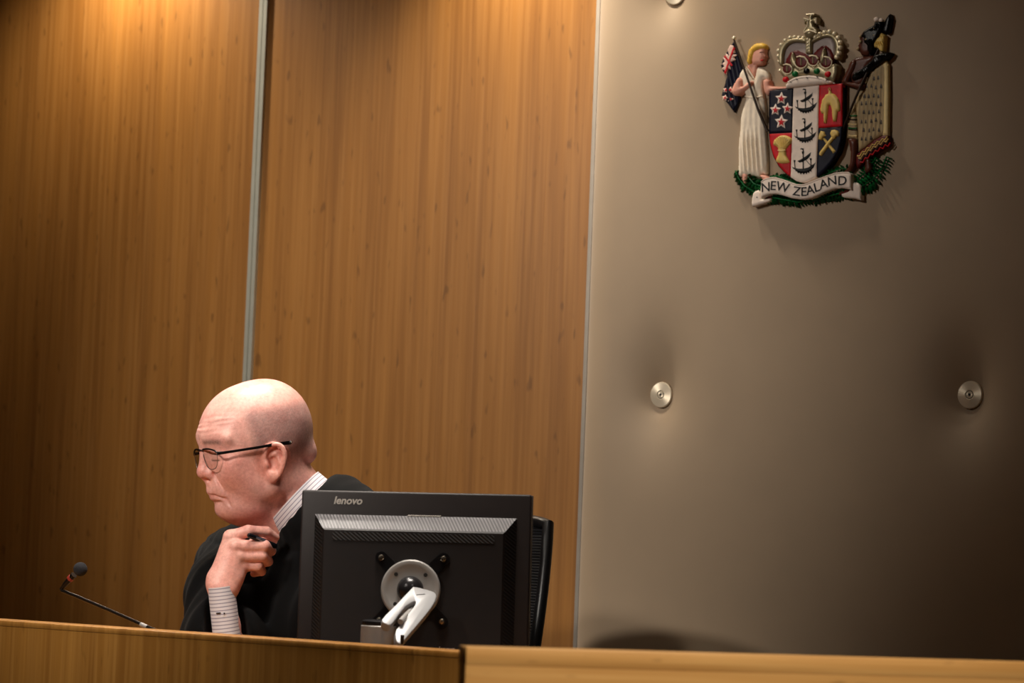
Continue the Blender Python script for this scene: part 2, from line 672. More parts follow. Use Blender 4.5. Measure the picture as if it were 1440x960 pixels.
V, Q = panel_mesh()
pad = mesh_np('padding', V, Q, M_FABRIC, panel)
M_HOLE = mat('button_hole', (26, 20, 14), 0.6)
proto = None
for bx, bz in BUTTONS:
    loc = Vector((bx - px0, YP - YW + 0.036, bz - PZ0))
    if proto is None:
        R = 0.0262
        proto = MB().lathe([(0, -0.012), (R * 0.9, -0.012), (R * 0.95, 0.006), (R, 0.0085), (R * 0.985, 0.0105), (R * 0.93, 0.0118), (R * 0.35, 0.0128),
                            (R * 0.29, 0.0118), (R * 0.27, 0.0118), (R * 0.24, 0.0128), (R * 0.11, 0.0129), (R * 0.10, 0.0112), (0, 0.0112)], 64).build('tuft_button', M_BUTTON, panel, True, 25)
        dot = MB().lathe([(0, 0.0110), (R * 0.10, 0.0110), (R * 0.10, 0.0118), (0, 0.0118)], 20).build('socket', M_HOLE, proto)
        ring = MB().lathe([(R * 0.26, 0.0116), (R * 0.30, 0.0116), (R * 0.30, 0.0121), (R * 0.26, 0.0121)], 40, None, False).build('groove', M_HOLE, proto)
        b = proto
    else:
        b = proto.copy()
        COL.objects.link(b)
        b.parent = panel
        for c in (dot, ring):
            cc = c.copy()
            COL.objects.link(cc)
            cc.parent = b
    b.location = loc
    b.rotation_euler = (math.pi / 2, 0, 0)

# ------------------------------------------------------------------ judge's bench
bt = on_y(320, 893.5, YB)
ZB = bt.z
ZD = 1.183
bench = thing('judge_bench', "long wooden judge's bench with vertical grain front beneath the seated man", 'bench', (-4.2, YB, 0))
ol = (4.2, -YB, 0)


def bb(name, lo, hi, m, parent, bevel=0.0):
    q = MB().box([lo[i] + ol[i] for i in range(3)], [hi[i] + ol[i] for i in range(3)], bevel)
    return q.build(name, m, parent, bool(bevel))


BX0, BX1 = -6.55, -2.52
bb('front_board', (BX0, YB + 0.001, 0), (BX1, YB + 0.040, ZB - 0.010), M_BENCH, bench)
bb('ledge', (BX0, YB, ZB - 0.010), (BX1, YB + 0.062, ZB), M_BENCH, bench, 0.0025)
bb('desktop', (BX0, YB + 0.040, ZD - 0.04), (BX1, YB + 0.40, ZD), M_BENCH, bench, 0.002)
bb('end_board', (BX1 - 0.04, YB + 0.040, DAIS), (BX1, YB + 0.38, ZD - 0.04), M_BENCH, bench)
bb('end_board', (BX0, YB + 0.040, DAIS), (BX0 + 0.04, YB + 0.38, ZD - 0.04), M_BENCH, bench)

# ------------------------------------------------------------------ nearer counter on the right
CF = 3.4
c0 = P(656, 908.8, CF)
cyaw = math.radians(YAW + 15.5)
counter = thing('wooden_counter', 'pale wooden counter with horizontal grain in front of the padded panel', 'counter', (c0.x, c0.y, 0), cyaw)
ZC = c0.z
MB().box((0, 0.0, 0), (1.45, 0.03, ZC - 0.022)).build('front_board', M_COUNT, counter, False)
MB().box((0, 0, ZC - 0.022), (1.45, 0.035, ZC), 0.0012, 2).build('top_rail', M_COUNT, counter)
MB().box((0, 0.03, 0), (0.03, 0.42, ZC - 0.15)).build('side_board', M_COUNT, counter, False)
MB().box((1.42, 0.03, 0), (1.45, 0.42, ZC - 0.15)).build('side_board', M_COUNT, counter, False)
MB().box((0, 0.03, ZC - 0.15), (1.45, 0.45, ZC - 0.12), 0.002).build('shelf', M_COUNT, counter)
print('BENCH', ZB, 'COUNTER', ZC, 'strip', strip_x, [p.x for p in sL], 'edge', e1.x, e2.x, 'btn', b1, b2, b3)
# ================================================================== MONITOR, ARM, CHAIR, MICROPHONE
M_BLACKP = mat('black_plastic', (42, 36, 35), 0.45, 0, 0.06, 60, 0.08, 900, 0, 0.3)
M_BLACKP2 = mat('black_plastic_back', (34, 29, 28), 0.5, 0, 0.05, 40, 0.15, 1500, 0, 0.3)
M_EDGE = mat('dark_glossy_edge', (74, 68, 70), 0.25, 0, 0.03, 30)
M_LOGO = mat('logo_silver', (196, 188, 180), 0.45, 0.1, 0.04, 80)
M_SILVER = mat('silver_paint', (176, 172, 168), 0.38, 0.35, 0.03, 60)
M_WHITEM = mat('white_painted_metal', (172, 171, 172), 0.36, 0.15, 0.03, 60)
M_STEEL = mat('bright_screw', (228, 214, 192), 0.22, 1.0, 0.05, 80)
M_BALL = mat('dark_joint', (46, 44, 46), 0.25, 0.4, 0.06, 60)
M_BRK = mat('black_bracket', (22, 20, 21), 0.28, 0.3, 0.05, 60)
M_SCREEN = mat('screen_glass', (10, 10, 12), 0.15, 0, 0.05, 4)
M_VENT_LIT = stripes('vent_slots_lit', (106, 100, 103), (16, 14, 14), (1, 0, 0), 0.0046, 0.5, 0.3, (1, 0, 0.55), 0.1, 0.5)  # base lightened to put the ceiling's reflection into the bevel colour
M_VENTD = stripes('vent_slots_side', (40, 35, 34), (8, 7, 7), (0, 0, 1), 0.0046, 0.5, 0.5, (0.8, 0, 1), 0.1, 0.5)

MC = P(579, 829, 4.55)
mon = thing('computer_monitor', 'black flat computer monitor seen from behind on an adjustable arm', 'monitor', MC)
mon.rotation_euler = (Matrix.Rotation(math.radians(YAW - 4.0), 4, 'Z') @ Matrix.Rotation(math.radians(-3.0), 4, 'X')
                      @ Matrix.Rotation(math.radians(-0.9), 4, 'Y')).to_euler()
HW, ZT, ZBm = 0.1860, 0.158, -0.158
# local: x right, y away from the viewer (towards the screen side), z up; the mounting face is y = 0
MB().box((-HW, 0.030, ZBm), (HW, 0.060, ZT), 0.004, 3).build('back_cover', M_BLACKP, mon)
MB().box((-HW - 0.0008, 0.060, ZBm - 0.0008), (HW + 0.0008, 0.066, ZT + 0.0008), 0.002).build('bezel', M_EDGE, mon)
MB().box((-HW + 0.016, 0.0655, ZBm + 0.02), (HW - 0.016, 0.0668, ZT - 0.016)).build('screen', M_SCREEN, mon, False)


def bulge():
    bm = bmesh.new()
    rings = []
    for x0, x1, z0, z1, y in ((-0.163, 0.163, -0.134, 0.119, 0.0305), (-0.163, 0.163, -0.134, 0.119, 0.028),
                              (-0.1465, 0.1465, -0.120, 0.0955, 0.003), (-0.1435, 0.1435, -0.117, 0.0925, 0.0)):
        rings.append([bm.verts.new(v) for v in ((x0, y, z0), (x1, y, z0), (x1, y, z1), (x0, y, z1))])
    for i, (a, b) in enumerate(zip(rings, rings[1:])):
        for k in range(4):
            f = bm.faces.new((a[k], a[(k + 1) % 4], b[(k + 1) % 4], b[k]))
            if i == 1:
                f.material_index = 1 if k in (0, 2) else 2
    bm.faces.new(rings[-1])
    bmesh.ops.recalc_face_normals(bm, faces=bm.faces[:])
    me = bpy.data.meshes.new('rear_housing')
    bm.to_mesh(me)
    bm.free()
    for m in (M_BLACKP2, M_VENT_LIT, M_VENTD):
        me.materials.append(m)
    return link('rear_housing', me, None, mon)


house = bulge()
# slotted bands on the flat of the housing
bs = MB()
for a, b in (((-0.130, -0.0008, 0.0765), (0.130, 0.0005, 0.090)), ):
    bs.box(a, b)
bs.build('vent_band', M_VENTD, house, False)
tv = MB()
for k in range(15):
    x = -0.013 + k * 0.0036
    tv.tube([(x, 0.0278, 0.1187), (x + 0.003, 0.0272, 0.1205)], 0.0011, 8)
tv.build('top_grille', M_LOGO, house)
MX = Matrix.Rotation(math.pi / 2, 4, 'X')
M_T1 = Matrix.Translation((-0.111, 0.0300, 0.1415)) @ MX
text_mesh('maker_logo', 'lenovo', 0.0168, M_LOGO, mon, 0.22, 0.00045, 0.0004, M_T1)
M_T2 = Matrix.Translation((0.058, -0.0002, -0.0925)) @ MX
text_mesh('maker_badge', 'lenovo', 0.0095, M_LOGO, mon, 0.22, 0.0002, 0.0003, M_T2)

# the arm that holds it
DKZ = ZD + 0.001
pc = P(532, 893, 4.45)
arm = thing('monitor_arm', 'silver jointed monitor arm rising behind the bench ledge', 'monitor arm', (pc.x, pc.y, DKZ), math.radians(YAW))
AI = (Matrix.Translation((pc.x, pc.y, DKZ)) @ Matrix.Rotation(math.radians(YAW), 4, 'Z')).inverted()


def al(px, py, F):
    return AI @ P(px, py, F)


ptop = al(532, 880, 4.45).z
MB().lathe([(0.034, 0), (0.034, 0.010), (0.030, 0.014), (0.0275, 0.016), (0.0275, ptop), (0.0255, ptop + 0.0015), (0, ptop + 0.0015)], 48).build('post', M_SILVER, arm)
MB().lathe([(0.0262, ptop + 0.0012), (0.0265, ptop + 0.003), (0.0262, ptop + 0.0075), (0.022, ptop + 0.0095), (0, ptop + 0.0098)], 48).build('post_cap', M_BALL, arm)
mm = mon.rotation_euler.to_matrix().to_4x4()
TM = AI @ Matrix.Translation(MC) @ mm          # monitor local -> arm local


def ml(x, y, z):
    return TM @ Vector((x, y, z))


def arm_piece(mb_fn, name, m, parent=arm, auto=35):
    q = MB()
    mb_fn(q)
    return q.build(name, m, parent, True, auto)


DX, DZ = -0.001, 0.0
RX = Matrix.Rotation(math.pi / 2, 4, 'X')      # lathe axis z -> -y (towards the viewer)
TD = TM @ Matrix.Translation((DX, 0, DZ)) @ RX
disc = arm_piece(lambda q: q.lathe([(0, 0.004), (0.040, 0.004), (0.0465, 0.004), (0.0475, 0.0055), (0.0475, 0.0105), (0.0455, 0.013), (0.0395, 0.0138), (0.0375, 0.0128), (0.021, 0.0128)], 72, TD), 'mount_disc', M_SILVER)
for a in (45, 135, 225, 315):
    ca, sa = math.cos(math.radians(a)), math.sin(math.radians(a))
    c = TD @ Matrix.Translation((0.0333 * ca, 0.0333 * sa, 0))
    arm_piece(lambda q: q.lathe([(0, 0.0126), (0.0032, 0.0126), (0.0032, 0.0134), (0, 0.0134)], 20, c), 'disc_hole', M_HOLE, disc)


def leg_outline(a):
    ca, sa = math.cos(a), math.sin(a)
    pts = []
    for r, w in ((0.030, -0.0115), (0.050, -0.0105), (0.066, -0.0098)):
        pts.append((r, w))
    for k in range(9):
        t = -math.pi / 2 + math.pi * k / 8
        pts.append((0.0705 + 0.0098 * math.cos(t), 0.0098 * math.sin(t)))
    for r, w in ((0.066, 0.0098), (0.050, 0.0105), (0.030, 0.0115)):
        pts.append((r, w))
    return [(x * ca - y * sa, x * sa + y * ca) for x, y in pts]


for a in (45, 135, 225, 315):
    ar = math.radians(a)
    br = arm_piece(lambda q: q.prism(leg_outline(ar), -0.0045, -0.0002, TM), 'mount_bracket', M_BRK)
    cx, cz = 0.0705 * math.cos(ar), 0.0705 * math.sin(ar)
    arm_piece(lambda q: q.lathe([(0.0046, 0.004), (0.0049, 0.0065), (0.0036, 0.0085), (0, 0.0092)], 24, TM @ Matrix.Translation((cx, 0, cz)) @ RX), 'screw', M_STEEL, br)
jb = TD @ Vector((0, 0, 0.016))
arm_piece(lambda q: q.lathe([(0.0213, 0.0126), (0.0213, 0.016), (0.0195, 0.022), (0.015, 0.028), (0.008, 0.032), (0, 0.033)], 48, TD), 'ball_joint', M_BALL)


def arm_link():
    F0, F1 = 4.405, 4.485
    A0, A1 = al(537, 876, F0 + 0.012), al(581, 833, F1)
    B0, B1 = al(562, 889, F0 - 0.01), al(603, 846, F1)
    T = al(578, 834, F1), al(603, 842, F1)
    E0 = al(560, 896, F0 - 0.005)
    S0, S1 = al(563, 874, F0 + 0.01), al(581, 854, F1 - 0.006)

    e1 = (A0 - A1).normalized()
    e2 = (T[1] - T[0])
    e2 = (e2 - e1 * e2.dot(e1)).normalized()
    e3 = e1.cross(e2)
    cam_l = AI @ EYE
    if e3.dot(cam_l - A1) < 0:
        e3 = -e3

    def onp(px, py):
        p1 = al(px, py, 4.5)
        d = p1 - cam_l
        t = (A1 - cam_l).dot(e3) / d.dot(e3)
        q = cam_l + d * t - A1
        return (q.dot(e1), q.dot(e2))

    out = [(537, 872), (557, 851), (578, 829), (582, 826.5), (596, 829.5), (609, 833.5), (613, 838), (612, 845), (606, 856), (590, 876), (570, 899), (564, 906), (557, 903), (556, 889),
           (562, 880), (573, 865), (583, 852), (583.5, 847), (578, 849), (570, 854), (560, 866), (550, 879), (543, 879)]
    pts2 = smooth_loop([onp(*p) for p in out], 3)
    BM = Matrix((e1, e3, e2)).transposed().to_4x4()
    BM.translation = A1
    q = MB().prism(pts2, -0.012, 0.003, BM)
    es = [e for e in q.bm.edges if len(e.link_faces) == 2 and min(len(f.verts) for f in e.link_faces) == 4 and max(len(f.verts) for f in e.link_faces) > 4]
    bmesh.ops.bevel(q.bm, geom=es, offset=0.0016, segments=3, affect='EDGES', profile=0.5)
    lk = q.build('link', M_WHITEM, arm, True, 40)
    arm_piece(lambda q: q.tube([S0, S1], [0.0045, 0.004], 16), 'cylinder_strut', M_SILVER, lk)
    u0, u1 = onp(585, 838), onp(597, 837)
    sp3 = [A1 + e1 * u[0] + e2 * u[1] + e3 * 0.0028 for u in (u0, u1)]
    arm_piece(lambda q: q.tube(sp3, 0.0008, 10), 'slot', M_HOLE, lk)
    arm_piece(lambda q: q.tube([al(566, 893, F0 - 0.016), al(565, 905, F0 - 0.012)], [0.0032, 0.0026], 14), 'tension_screw', M_BALL, lk)


arm_link()

# ------------------------------------------------------------------ chair
CHC = P(606, 800, 5.36)
chair = thing('office_chair', 'black mesh-backed office chair behind the monitor', 'chair', (CHC.x, CHC.y, DAIS), math.radians(6))
M_MESH = stripes('chair_mesh', (50, 50, 56), (10, 10, 12), (0, 0, 1), 0.0052, 0.5, 0.55, None, 0.12, 0.6)
M_FRAME = mat('chair_frame', (17, 17, 19), 0.35, 0, 0.06, 50)
M_CUSH = mat('chair_fabric', (24, 24, 27), 0.9, 0, 0.15, 300, 0.3, 900)
zt = P(735, 738, 5.36).z - DAIS + 0.012


def back_half(z):
    """half width of the backrest at height z above the dais"""
    t = (z - 0.52) / (zt - 0.52)
    return 0.19 + 0.055 * math.sin(math.pi * min(1, max(0, t)) ** 0.8) ** 0.9 if t < 1 else 0.2


def back_pt(s, t):
    z = 0.52 + (zt - 0.52) * t
    w = 0.165 + 0.085 * math.sin(math.pi * (0.10 + 0.62 * t))
    x = s * w
    y = 0.06 + 0.05 * t ** 2 - 0.075 * s * s - 0.03 * math.sin(math.pi * t)
    zz = z - 0.010 * (s ** 4) * t
    return Vector((x, y, zz))


bm = bmesh.new()
NU, NV = 28, 40
g = [[bm.verts.new(back_pt(-1 + 2 * i / NU, j / NV)) for j in range(NV + 1)] for i in range(NU + 1)]
for i in range(NU):
    for j in range(NV):
        bm.faces.new((g[i][j], g[i + 1][j], g[i + 1][j + 1], g[i][j + 1]))
bmesh.ops.solidify(bm, geom=bm.faces[:], thickness=0.004)
bmesh.ops.recalc_face_normals(bm, faces=bm.faces[:])
me = bpy.data.meshes.new('backrest')
bm.to_mesh(me)
bm.free()
bk = link('backrest', me, M_MESH, chair, True, 50)
loop = [back_pt(-1, j / 20) for j in range(21)] + [back_pt(-1 + 2 * i / 20, 1) for i in range(1, 21)] + [back_pt(1, 1 - j / 20) for j in range(1, 21)] + [back_pt(1 - 2 * i / 20, 0) for i in range(1, 21)]
MB().tube(loop, 0.011, 12).build('rim', M_FRAME, bk)
MB().box((-0.25, -0.42, 0.385), (0.25, 0.04, 0.452), 0.03, 4).build('seat', M_CUSH, chair)
MB().tube([(0, 0.0, 0.375), (0, 0.10, 0.40), (0, 0.13, 0.52), (0, 0.075, 0.66)], 0.022, 14).build('back_support', M_FRAME, chair)
MB().lathe([(0.03, 0.08), (0.03, 0.24), (0.022, 0.24), (0.022, 0.38), (0, 0.38)], 24, Matrix.Translation((0, -0.17, 0))).build('gas_column', M_FRAME, chair)
MB().box((-0.12, -0.29, 0.365), (0.12, 0.02, 0.39), 0.01).build('seat_plate', M_FRAME, chair)
for k in range(5):
    a = 2 * math.pi * k / 5 + 0.3
    dx, dy = math.cos(a), math.sin(a)
    lg = MB().tube([(0.02 * dx, -0.17 + 0.02 * dy, 0.10), (0.30 * dx, -0.17 + 0.30 * dy, 0.062)], [0.022, 0.014], 12).build('leg', M_FRAME, chair)
    MB().lathe([(0.001, -0.012), (0.022, -0.012), (0.026, -0.008), (0.026, 0.008), (0.022, 0.012), (0.001, 0.012)], 20,
               Matrix.Translation((0.30 * dx, -0.17 + 0.30 * dy, 0.026)) @ Matrix.Rotation(a, 4, 'Z') @ Matrix.Rotation(math.pi / 2, 4, 'X')).build('caster', M_FRAME, lg)

# ------------------------------------------------------------------ gooseneck microphone
YM = YB + 0.112
mb0 = on_y(222, 888, YM)
M_MICB = mat('black_metal', (34, 28, 24), 0.32, 0.6, 0.05, 60)
M_FOAM = mat('foam_windscreen', (30, 28, 32), 0.95, 0, 0.3, 500, 0.8, 900)
M_RED = mat('red_ring', (150, 50, 40), 0.4, 0, 0.06, 60)
mic = thing('gooseneck_microphone', 'thin black gooseneck microphone with round foam head leaning to the left', 'microphone', (mb0.x + 0.06, YM, ZD + 0.001))


def mp(px, py, dy=0.0):
    return on_y(px, py, YM + dy) - Vector((mb0.x + 0.06, YM, ZD + 0.001))


pA, pB, pC = mp(214, 884), mp(92, 832), mp(85, 829)
MB().box((-0.045, -0.045, 0), (0.045, 0.045, 0.022), 0.006, 3).build('base', M_MICB, mic)
MB().tube([(0, 0, 0.02), (-0.006, 0, ZB - ZD - 0.015), mp(226, 889), pA, mp(200, 878), mp(150, 856), mp(110, 839), pB], 0.0030, 12).build('stem', M_MICB, mic)
MB().tube([mp(207, 881.2), mp(198, 877.4)], 0.0034, 14).build('silver_ring', M_SILVER, mic)
MB().tube([pB, mp(87, 830), mp(86, 828), mp(88.5, 825)], 0.0030, 12).build('elbow', M_MICB, mic)
MB().tube([mp(88, 826), mp(92, 821), mp(100, 812.5), mp(104, 808)], [0.003, 0.0045, 0.0052, 0.0055], 16).build('capsule', M_MICB, mic)
MB().tube([mp(98.3, 814), mp(100.8, 811.4)], 0.0060, 18).build('red_ring', M_RED, mic)
cf = mp(113, 800)
MB().ball(cf, 0.0118, 32).build('windscreen', M_FOAM, mic)
# ================================================================== COAT OF ARMS (painted relief on the padded panel)
YC = YP - 0.012
co = on_y(1142, 165, YP)
arms = thing('coat_of_arms', 'painted relief coat of arms with crown, shield and two figures on the grey panel', 'coat of arms', (co.x, YP, co.z))


def cp(px, py, h=0.012):
    q = on_y(px, py, YP - h)
    return (q.x - co.x, q.z - co.z)


def gl(name, rgb, rough=0.45, vary=0.06, metal=0.0, coat=0.0):
    return mat(name, rgb, rough, metal, vary, 90, 0.05, 300, coat, 0.2)


C_WHITE = gl('crest_white', (246, 230, 218), 0.4)
C_GOWN = gl('crest_gown', (246, 232, 212), 0.4)
C_SKIN = gl('crest_skin', (236, 172, 152), 0.4)
C_BROWN = gl('crest_brown', (88, 48, 36), 0.3)
C_HAIR = gl('crest_hair', (246, 196, 84), 0.35, 0.15)
C_NAVY = gl('crest_navy', (13, 15, 36))
C_RED = gl('crest_red', (206, 26, 38))
C_BLACK = gl('crest_black', (7, 6, 7), 0.3)
C_GOLD = gl('crest_gold', (232, 200, 116), 0.35)
C_SILV = gl('crest_silver', (160, 148, 118), 0.32, 0.08, 0.35)
C_PEARL = gl('crest_pearl', (238, 226, 196), 0.25, 0.05, 0.3)
C_LILAC = gl('crest_lilac', (168, 154, 150), 0.35)
C_CAP = gl('crest_cap', (94, 22, 22), 0.4)
C_GREEN = gl('crest_green', (20, 104, 52), 0.35, 0.2)
C_TAN = gl('crest_tan', (172, 150, 112), 0.45)
C_CREAM = gl('crest_cream', (236, 212, 154), 0.4)
C_FOLD_SHADE = gl('crest_fold_shade', (112, 40, 36), 0.45)  # reddish brown painted as shading inside the ribbon's folds
C_STAFF = gl('crest_staff', (52, 38, 28), 0.35)


DSC = 1.0


def relief(name, px, m, parent, back=0.0, edge=0.004, dome=0.004, r=0.008, sm=0, disp=None, step=0.0022):
    """outline in the panel's plane, raised off it as a solid with rounded top: back/edge are distances off the panel"""
    back, edge, dome = back * DSC, edge * DSC, dome * DSC
    if sm:
        px = smooth_loop(px, sm)
    poly = [cp(p[0], p[1], edge + dome * 0.6) for p in px]
    # resample the outline
    bd = []
    for a, b in zip(poly, poly[1:] + poly[:1]):
        L = math.hypot(b[0] - a[0], b[1] - a[1])
        k = max(1, int(L / (step * 0.9)))
        bd += [(a[0] + (b[0] - a[0]) * i / k, a[1] + (b[1] - a[1]) * i / k) for i in range(k)]
    B = np.array(bd)
    nb = len(B)
    lo, hi = B.min(0), B.max(0)
    gx = np.arange(lo[0] + step * .5, hi[0], step)
    gz = np.arange(lo[1] + step * .5, hi[1], step)
    G = np.zeros((0, 2))
    if len(gx) and len(gz):
        X, Z = np.meshgrid(gx, gz)
        X[::2] += step * .5
        G = np.stack([X.ravel(), Z.ravel()], 1)
        x1, z1 = B[:, 0], B[:, 1]
        x2, z2 = np.roll(x1, -1), np.roll(z1, -1)
        ins = np.zeros(len(G), bool)
        for a in range(nb):
            c = (z1[a] > G[:, 1]) != (z2[a] > G[:, 1])
            if c.any():
                ins ^= c & (G[:, 0] < (x2[a] - x1[a]) * (G[:, 1] - z1[a]) / (z2[a] - z1[a] + 1e-15) + x1[a])
        G = G[ins]
        if len(G):
            d = np.sqrt(((G[:, None] - B[None]) ** 2).sum(-1)).min(1)
            G = G[d > step * 0.45]
    allp = np.concatenate([B, G])
    vs, _, fs, ov, _, _ = geometry.delaunay_2d_cdt([Vector(p) for p in allp], [], [list(range(nb))], 1, 1e-7)
    V = np.array([(v.x, v.y) for v in vs])
    d = np.sqrt(((V[:, None] - B[None]) ** 2).sum(-1)).min(1)
    t = np.clip(d / r, 0, 1)
    h = edge + dome * np.sqrt(np.clip(1 - (1 - t) ** 2, 0, 1))
    if disp is not None:
        c = np.array([(p[0], p[1]) for p in V])
        h = h + disp(c[:, 0], c[:, 1]) * t
    bm = bmesh.new()
    top = [bm.verts.new((V[i, 0], -h[i], V[i, 1])) for i in range(len(V))]
    cnt = {}
    for f in fs:
        try:
            bm.faces.new([top[i] for i in f])
        except ValueError:
            continue
        for a, b in zip(f, list(f[1:]) + [f[0]]):
            cnt[(a, b)] = cnt.get((a, b), 0) + 1
    low = {}
    for a, b in list(cnt):
        if (b, a) not in cnt:
            for q in (a, b):
                if q not in low:
                    low[q] = bm.verts.new((V[q, 0], -back, V[q, 1]))
            bm.faces.new((top[b], top[a], low[a], low[b]))
    bmesh.ops.recalc_face_normals(bm, faces=bm.faces[:])
    if sum(f.normal.y * f.calc_area() for f in bm.faces) > 0:
        bmesh.ops.reverse_faces(bm, faces=bm.faces[:])
    me = bpy.data.meshes.new(name)
    bm.to_mesh(me)
    bm.free()
    return link(name, me, m, parent, True, 50)


def off(pts, ox, oy, s):
    return [(ox + x / s, oy + y / s) for x, y in pts]


def rod(name, pts, rad, y, m, parent, seg=12):
    """pts in pixels of the panel's plane, y the distance off the panel"""
    ys = [v * DSC for v in (y if isinstance(y, (list, tuple)) else [y] * len(pts))]
    return MB().tube([(cp(*p, ys[i])[0], -ys[i], cp(*p, ys[i])[1]) for i, p in enumerate(pts)], rad, seg).build(name, m, parent)


def bead(name, p, rpx, y, m, parent, flat=0.8):
    y = y * DSC
    x, z = cp(*p, y)
    r = rpx * 0.0014
    return MB().ball((x, -y, z), r, 16, (1.2, flat, 1)).build(name, m, parent)


# ---- fern leaves (lie lowest)
def fern(name, spine, lens, parent, y=0.004, nper=1.0, seed=1):
    rg = random.Random(seed)
    bm = bmesh.new()
    pts = [np.array(p, float) for p in spine]
    seglen = [np.linalg.norm(b - a) for a, b in zip(pts, pts[1:])]
    tot = sum(seglen)
    s = 0.0
    while s < tot:
        acc, i = 0, 0
        while acc + seglen[i] < s and i < len(seglen) - 1:
            acc += seglen[i]
            i += 1
        u = (s - acc) / seglen[i]
        p = pts[i] * (1 - u) + pts[i + 1] * u
        d = (pts[i + 1] - pts[i]) / seglen[i]
        ln = np.interp(s / tot, np.linspace(0, 1, len(lens)), lens)
        for sd in (-1, 1):
            nrm = np.array([-d[1], d[0]]) * sd
            dirn = nrm * 0.95 + d * 0.35
            dirn /= np.linalg.norm(dirn)
            l = ln * rg.uniform(0.8, 1.2)
            wd = np.array([-dirn[1], dirn[0]]) * l * 0.15
            yy = y + rg.uniform(-0.002, 0.006)
            a, t = p, p + dirn * l
            mid = p + dirn * l * 0.5
            q = [(a, yy), (mid + wd, yy + 0.001), (t, yy), (mid - wd, yy + 0.001)]
            top = [bm.verts.new((cp(*c)[0], -h, cp(*c)[1])) for c, h in q]
            ctr = bm.verts.new((cp(*mid)[0], -(yy + 0.005), cp(*mid)[1]))
            bot = [bm.verts.new((cp(*c)[0], -max(0.0, h - 0.012), cp(*c)[1])) for c, h in q]
            for k in range(4):
                bm.faces.new((top[k], top[(k + 1) % 4], ctr))
                bm.faces.new((top[k], bot[k], bot[(k + 1) % 4], top[(k + 1) % 4]))
            bm.faces.new(bot)
        s += 4.4 / nper
    # the midrib
    bmesh.ops.recalc_face_normals(bm, faces=bm.faces[:])
    me = bpy.data.meshes.new(name)
    bm.to_mesh(me)
    bm.free()
    o = link(name, me, C_GREEN, parent)
    rod('midrib', spine, 0.0016, y + 0.002, C_GREEN, o, 8)
    return o


fern('fern_frond', [(1034, 240), (1039, 251), (1047, 261), (1058, 268), (1075, 275), (1098, 280), (1122, 284), (1140, 282)], [7, 10, 12, 12, 9, 8, 7, 5], arms, 0.004, 1, 1)
fern('fern_frond', [(1247, 220), (1240, 237), (1228, 252), (1212, 262), (1194, 268), (1172, 274), (1140, 283)], [6, 9, 12, 13, 10, 8, 6], arms, 0.004, 1, 2)
fern('fern_frond', [(1050, 246), (1060, 258), (1072, 262)], [8, 10, 8], arms, 0.006, 1, 3)
fern('fern_frond', [(1080, 250), (1092, 247), (1106, 252), (1122, 259)], [5, 6, 6, 4], arms, 0.004, 1, 4)
fern('fern_frond', [(1196, 240), (1184, 236), (1168, 242), (1150, 250), (1138, 257)], [6, 7, 7, 6, 4], arms, 0.004, 1, 5)
fern('fern_frond', [(1232, 222), (1220, 240), (1204, 252)], [8, 10, 9], arms, 0.005, 1, 6)

# ---- flag
flag = relief('flag', [(1031, 58), (1036, 72), (1043, 94), (1047, 104), (1041, 122), (1039, 140), (1032, 158), (1023, 146), (1014, 134), (1017, 124), (1022, 107), (1016, 100), (1013, 92), (1017, 80), (1025, 68)],
              C_NAVY, arms, 0, 0.006, 0.003, 0.006, 0, lambda x, z: 0.002 * np.sin(x * 320 + z * 90))
C_PINK = gl('crest_pale_pink', (240, 206, 192), 0.4)
relief('flag_cross', [(1026.5, 63), (1031, 64), (1033.5, 74), (1029, 76), (1036, 77), (1031, 81), (1034, 84), (1027.5, 87), (1030, 91), (1026, 92), (1028, 98), (1023.5, 96), (1021.5, 106), (1018.5, 99), (1014, 97), (1018, 93), (1013.5, 90), (1019, 87), (1016, 80), (1020.5, 82), (1020, 75), (1024, 77), (1023, 70)],
       C_PINK, flag, 0.004, 0.0098, 0.0015, 0.003)
for a in ([(1031, 66), (1032.5, 68), (1020, 104), (1018, 102)], [(1017.5, 79), (1020, 78), (1030, 91.5), (1028, 93)]):
    relief('flag_stripe', a, C_RED, flag, 0.006, 0.0118, 0.0006, 0.002)


def star_pts(cx, cy, R, rr=0.42, rot=0.0, sx=1.0):
    return [(cx + sx * (R if k % 2 == 0 else R * rr) * math.sin(rot + math.pi * k / 5), cy - (R if k % 2 == 0 else R * rr) * math.cos(rot + math.pi * k / 5)) for k in range(10)]


for c in ((1020.6, 126.5), (1026.5, 126), (1019.2, 137.5), (1027, 139.5)):
    s = relief('flag_star', star_pts(*c, 4.6, 0.55, 0.2), C_PINK, flag, 0.004, 0.0092, 0.001, 0.002)
    relief('star_center', star_pts(*c, 2.2, 0.5, 0.2), C_RED, s, 0.006, 0.0108, 0.0004, 0.002)
pole = rod('flag_pole', [(1032, 55), (1052, 113), (1066, 154), (1079.5, 185)], [0.0019, 0.0022, 0.0026, 0.0036], [0.014, 0.026, 0.022, 0.018], C_STAFF, arms)
bead('pole_knob', (1032, 53.5), 2.8, 0.014, C_PEARL, pole)

# ---- woman
DSC = 0.70
woman = bpy.data.objects.new('woman_figure', None)
COL.objects.link(woman)
woman.parent = arms


def folds(x, z):
    zz = np.clip((-0.01 - z) / 0.03, 0, 1)
    return zz * 0.0030 * np.sin((x + 0.16 + 0.12 * (z + 0.05)) * 620) + (1 - zz) * 0.0006 * np.sin(x * 500)


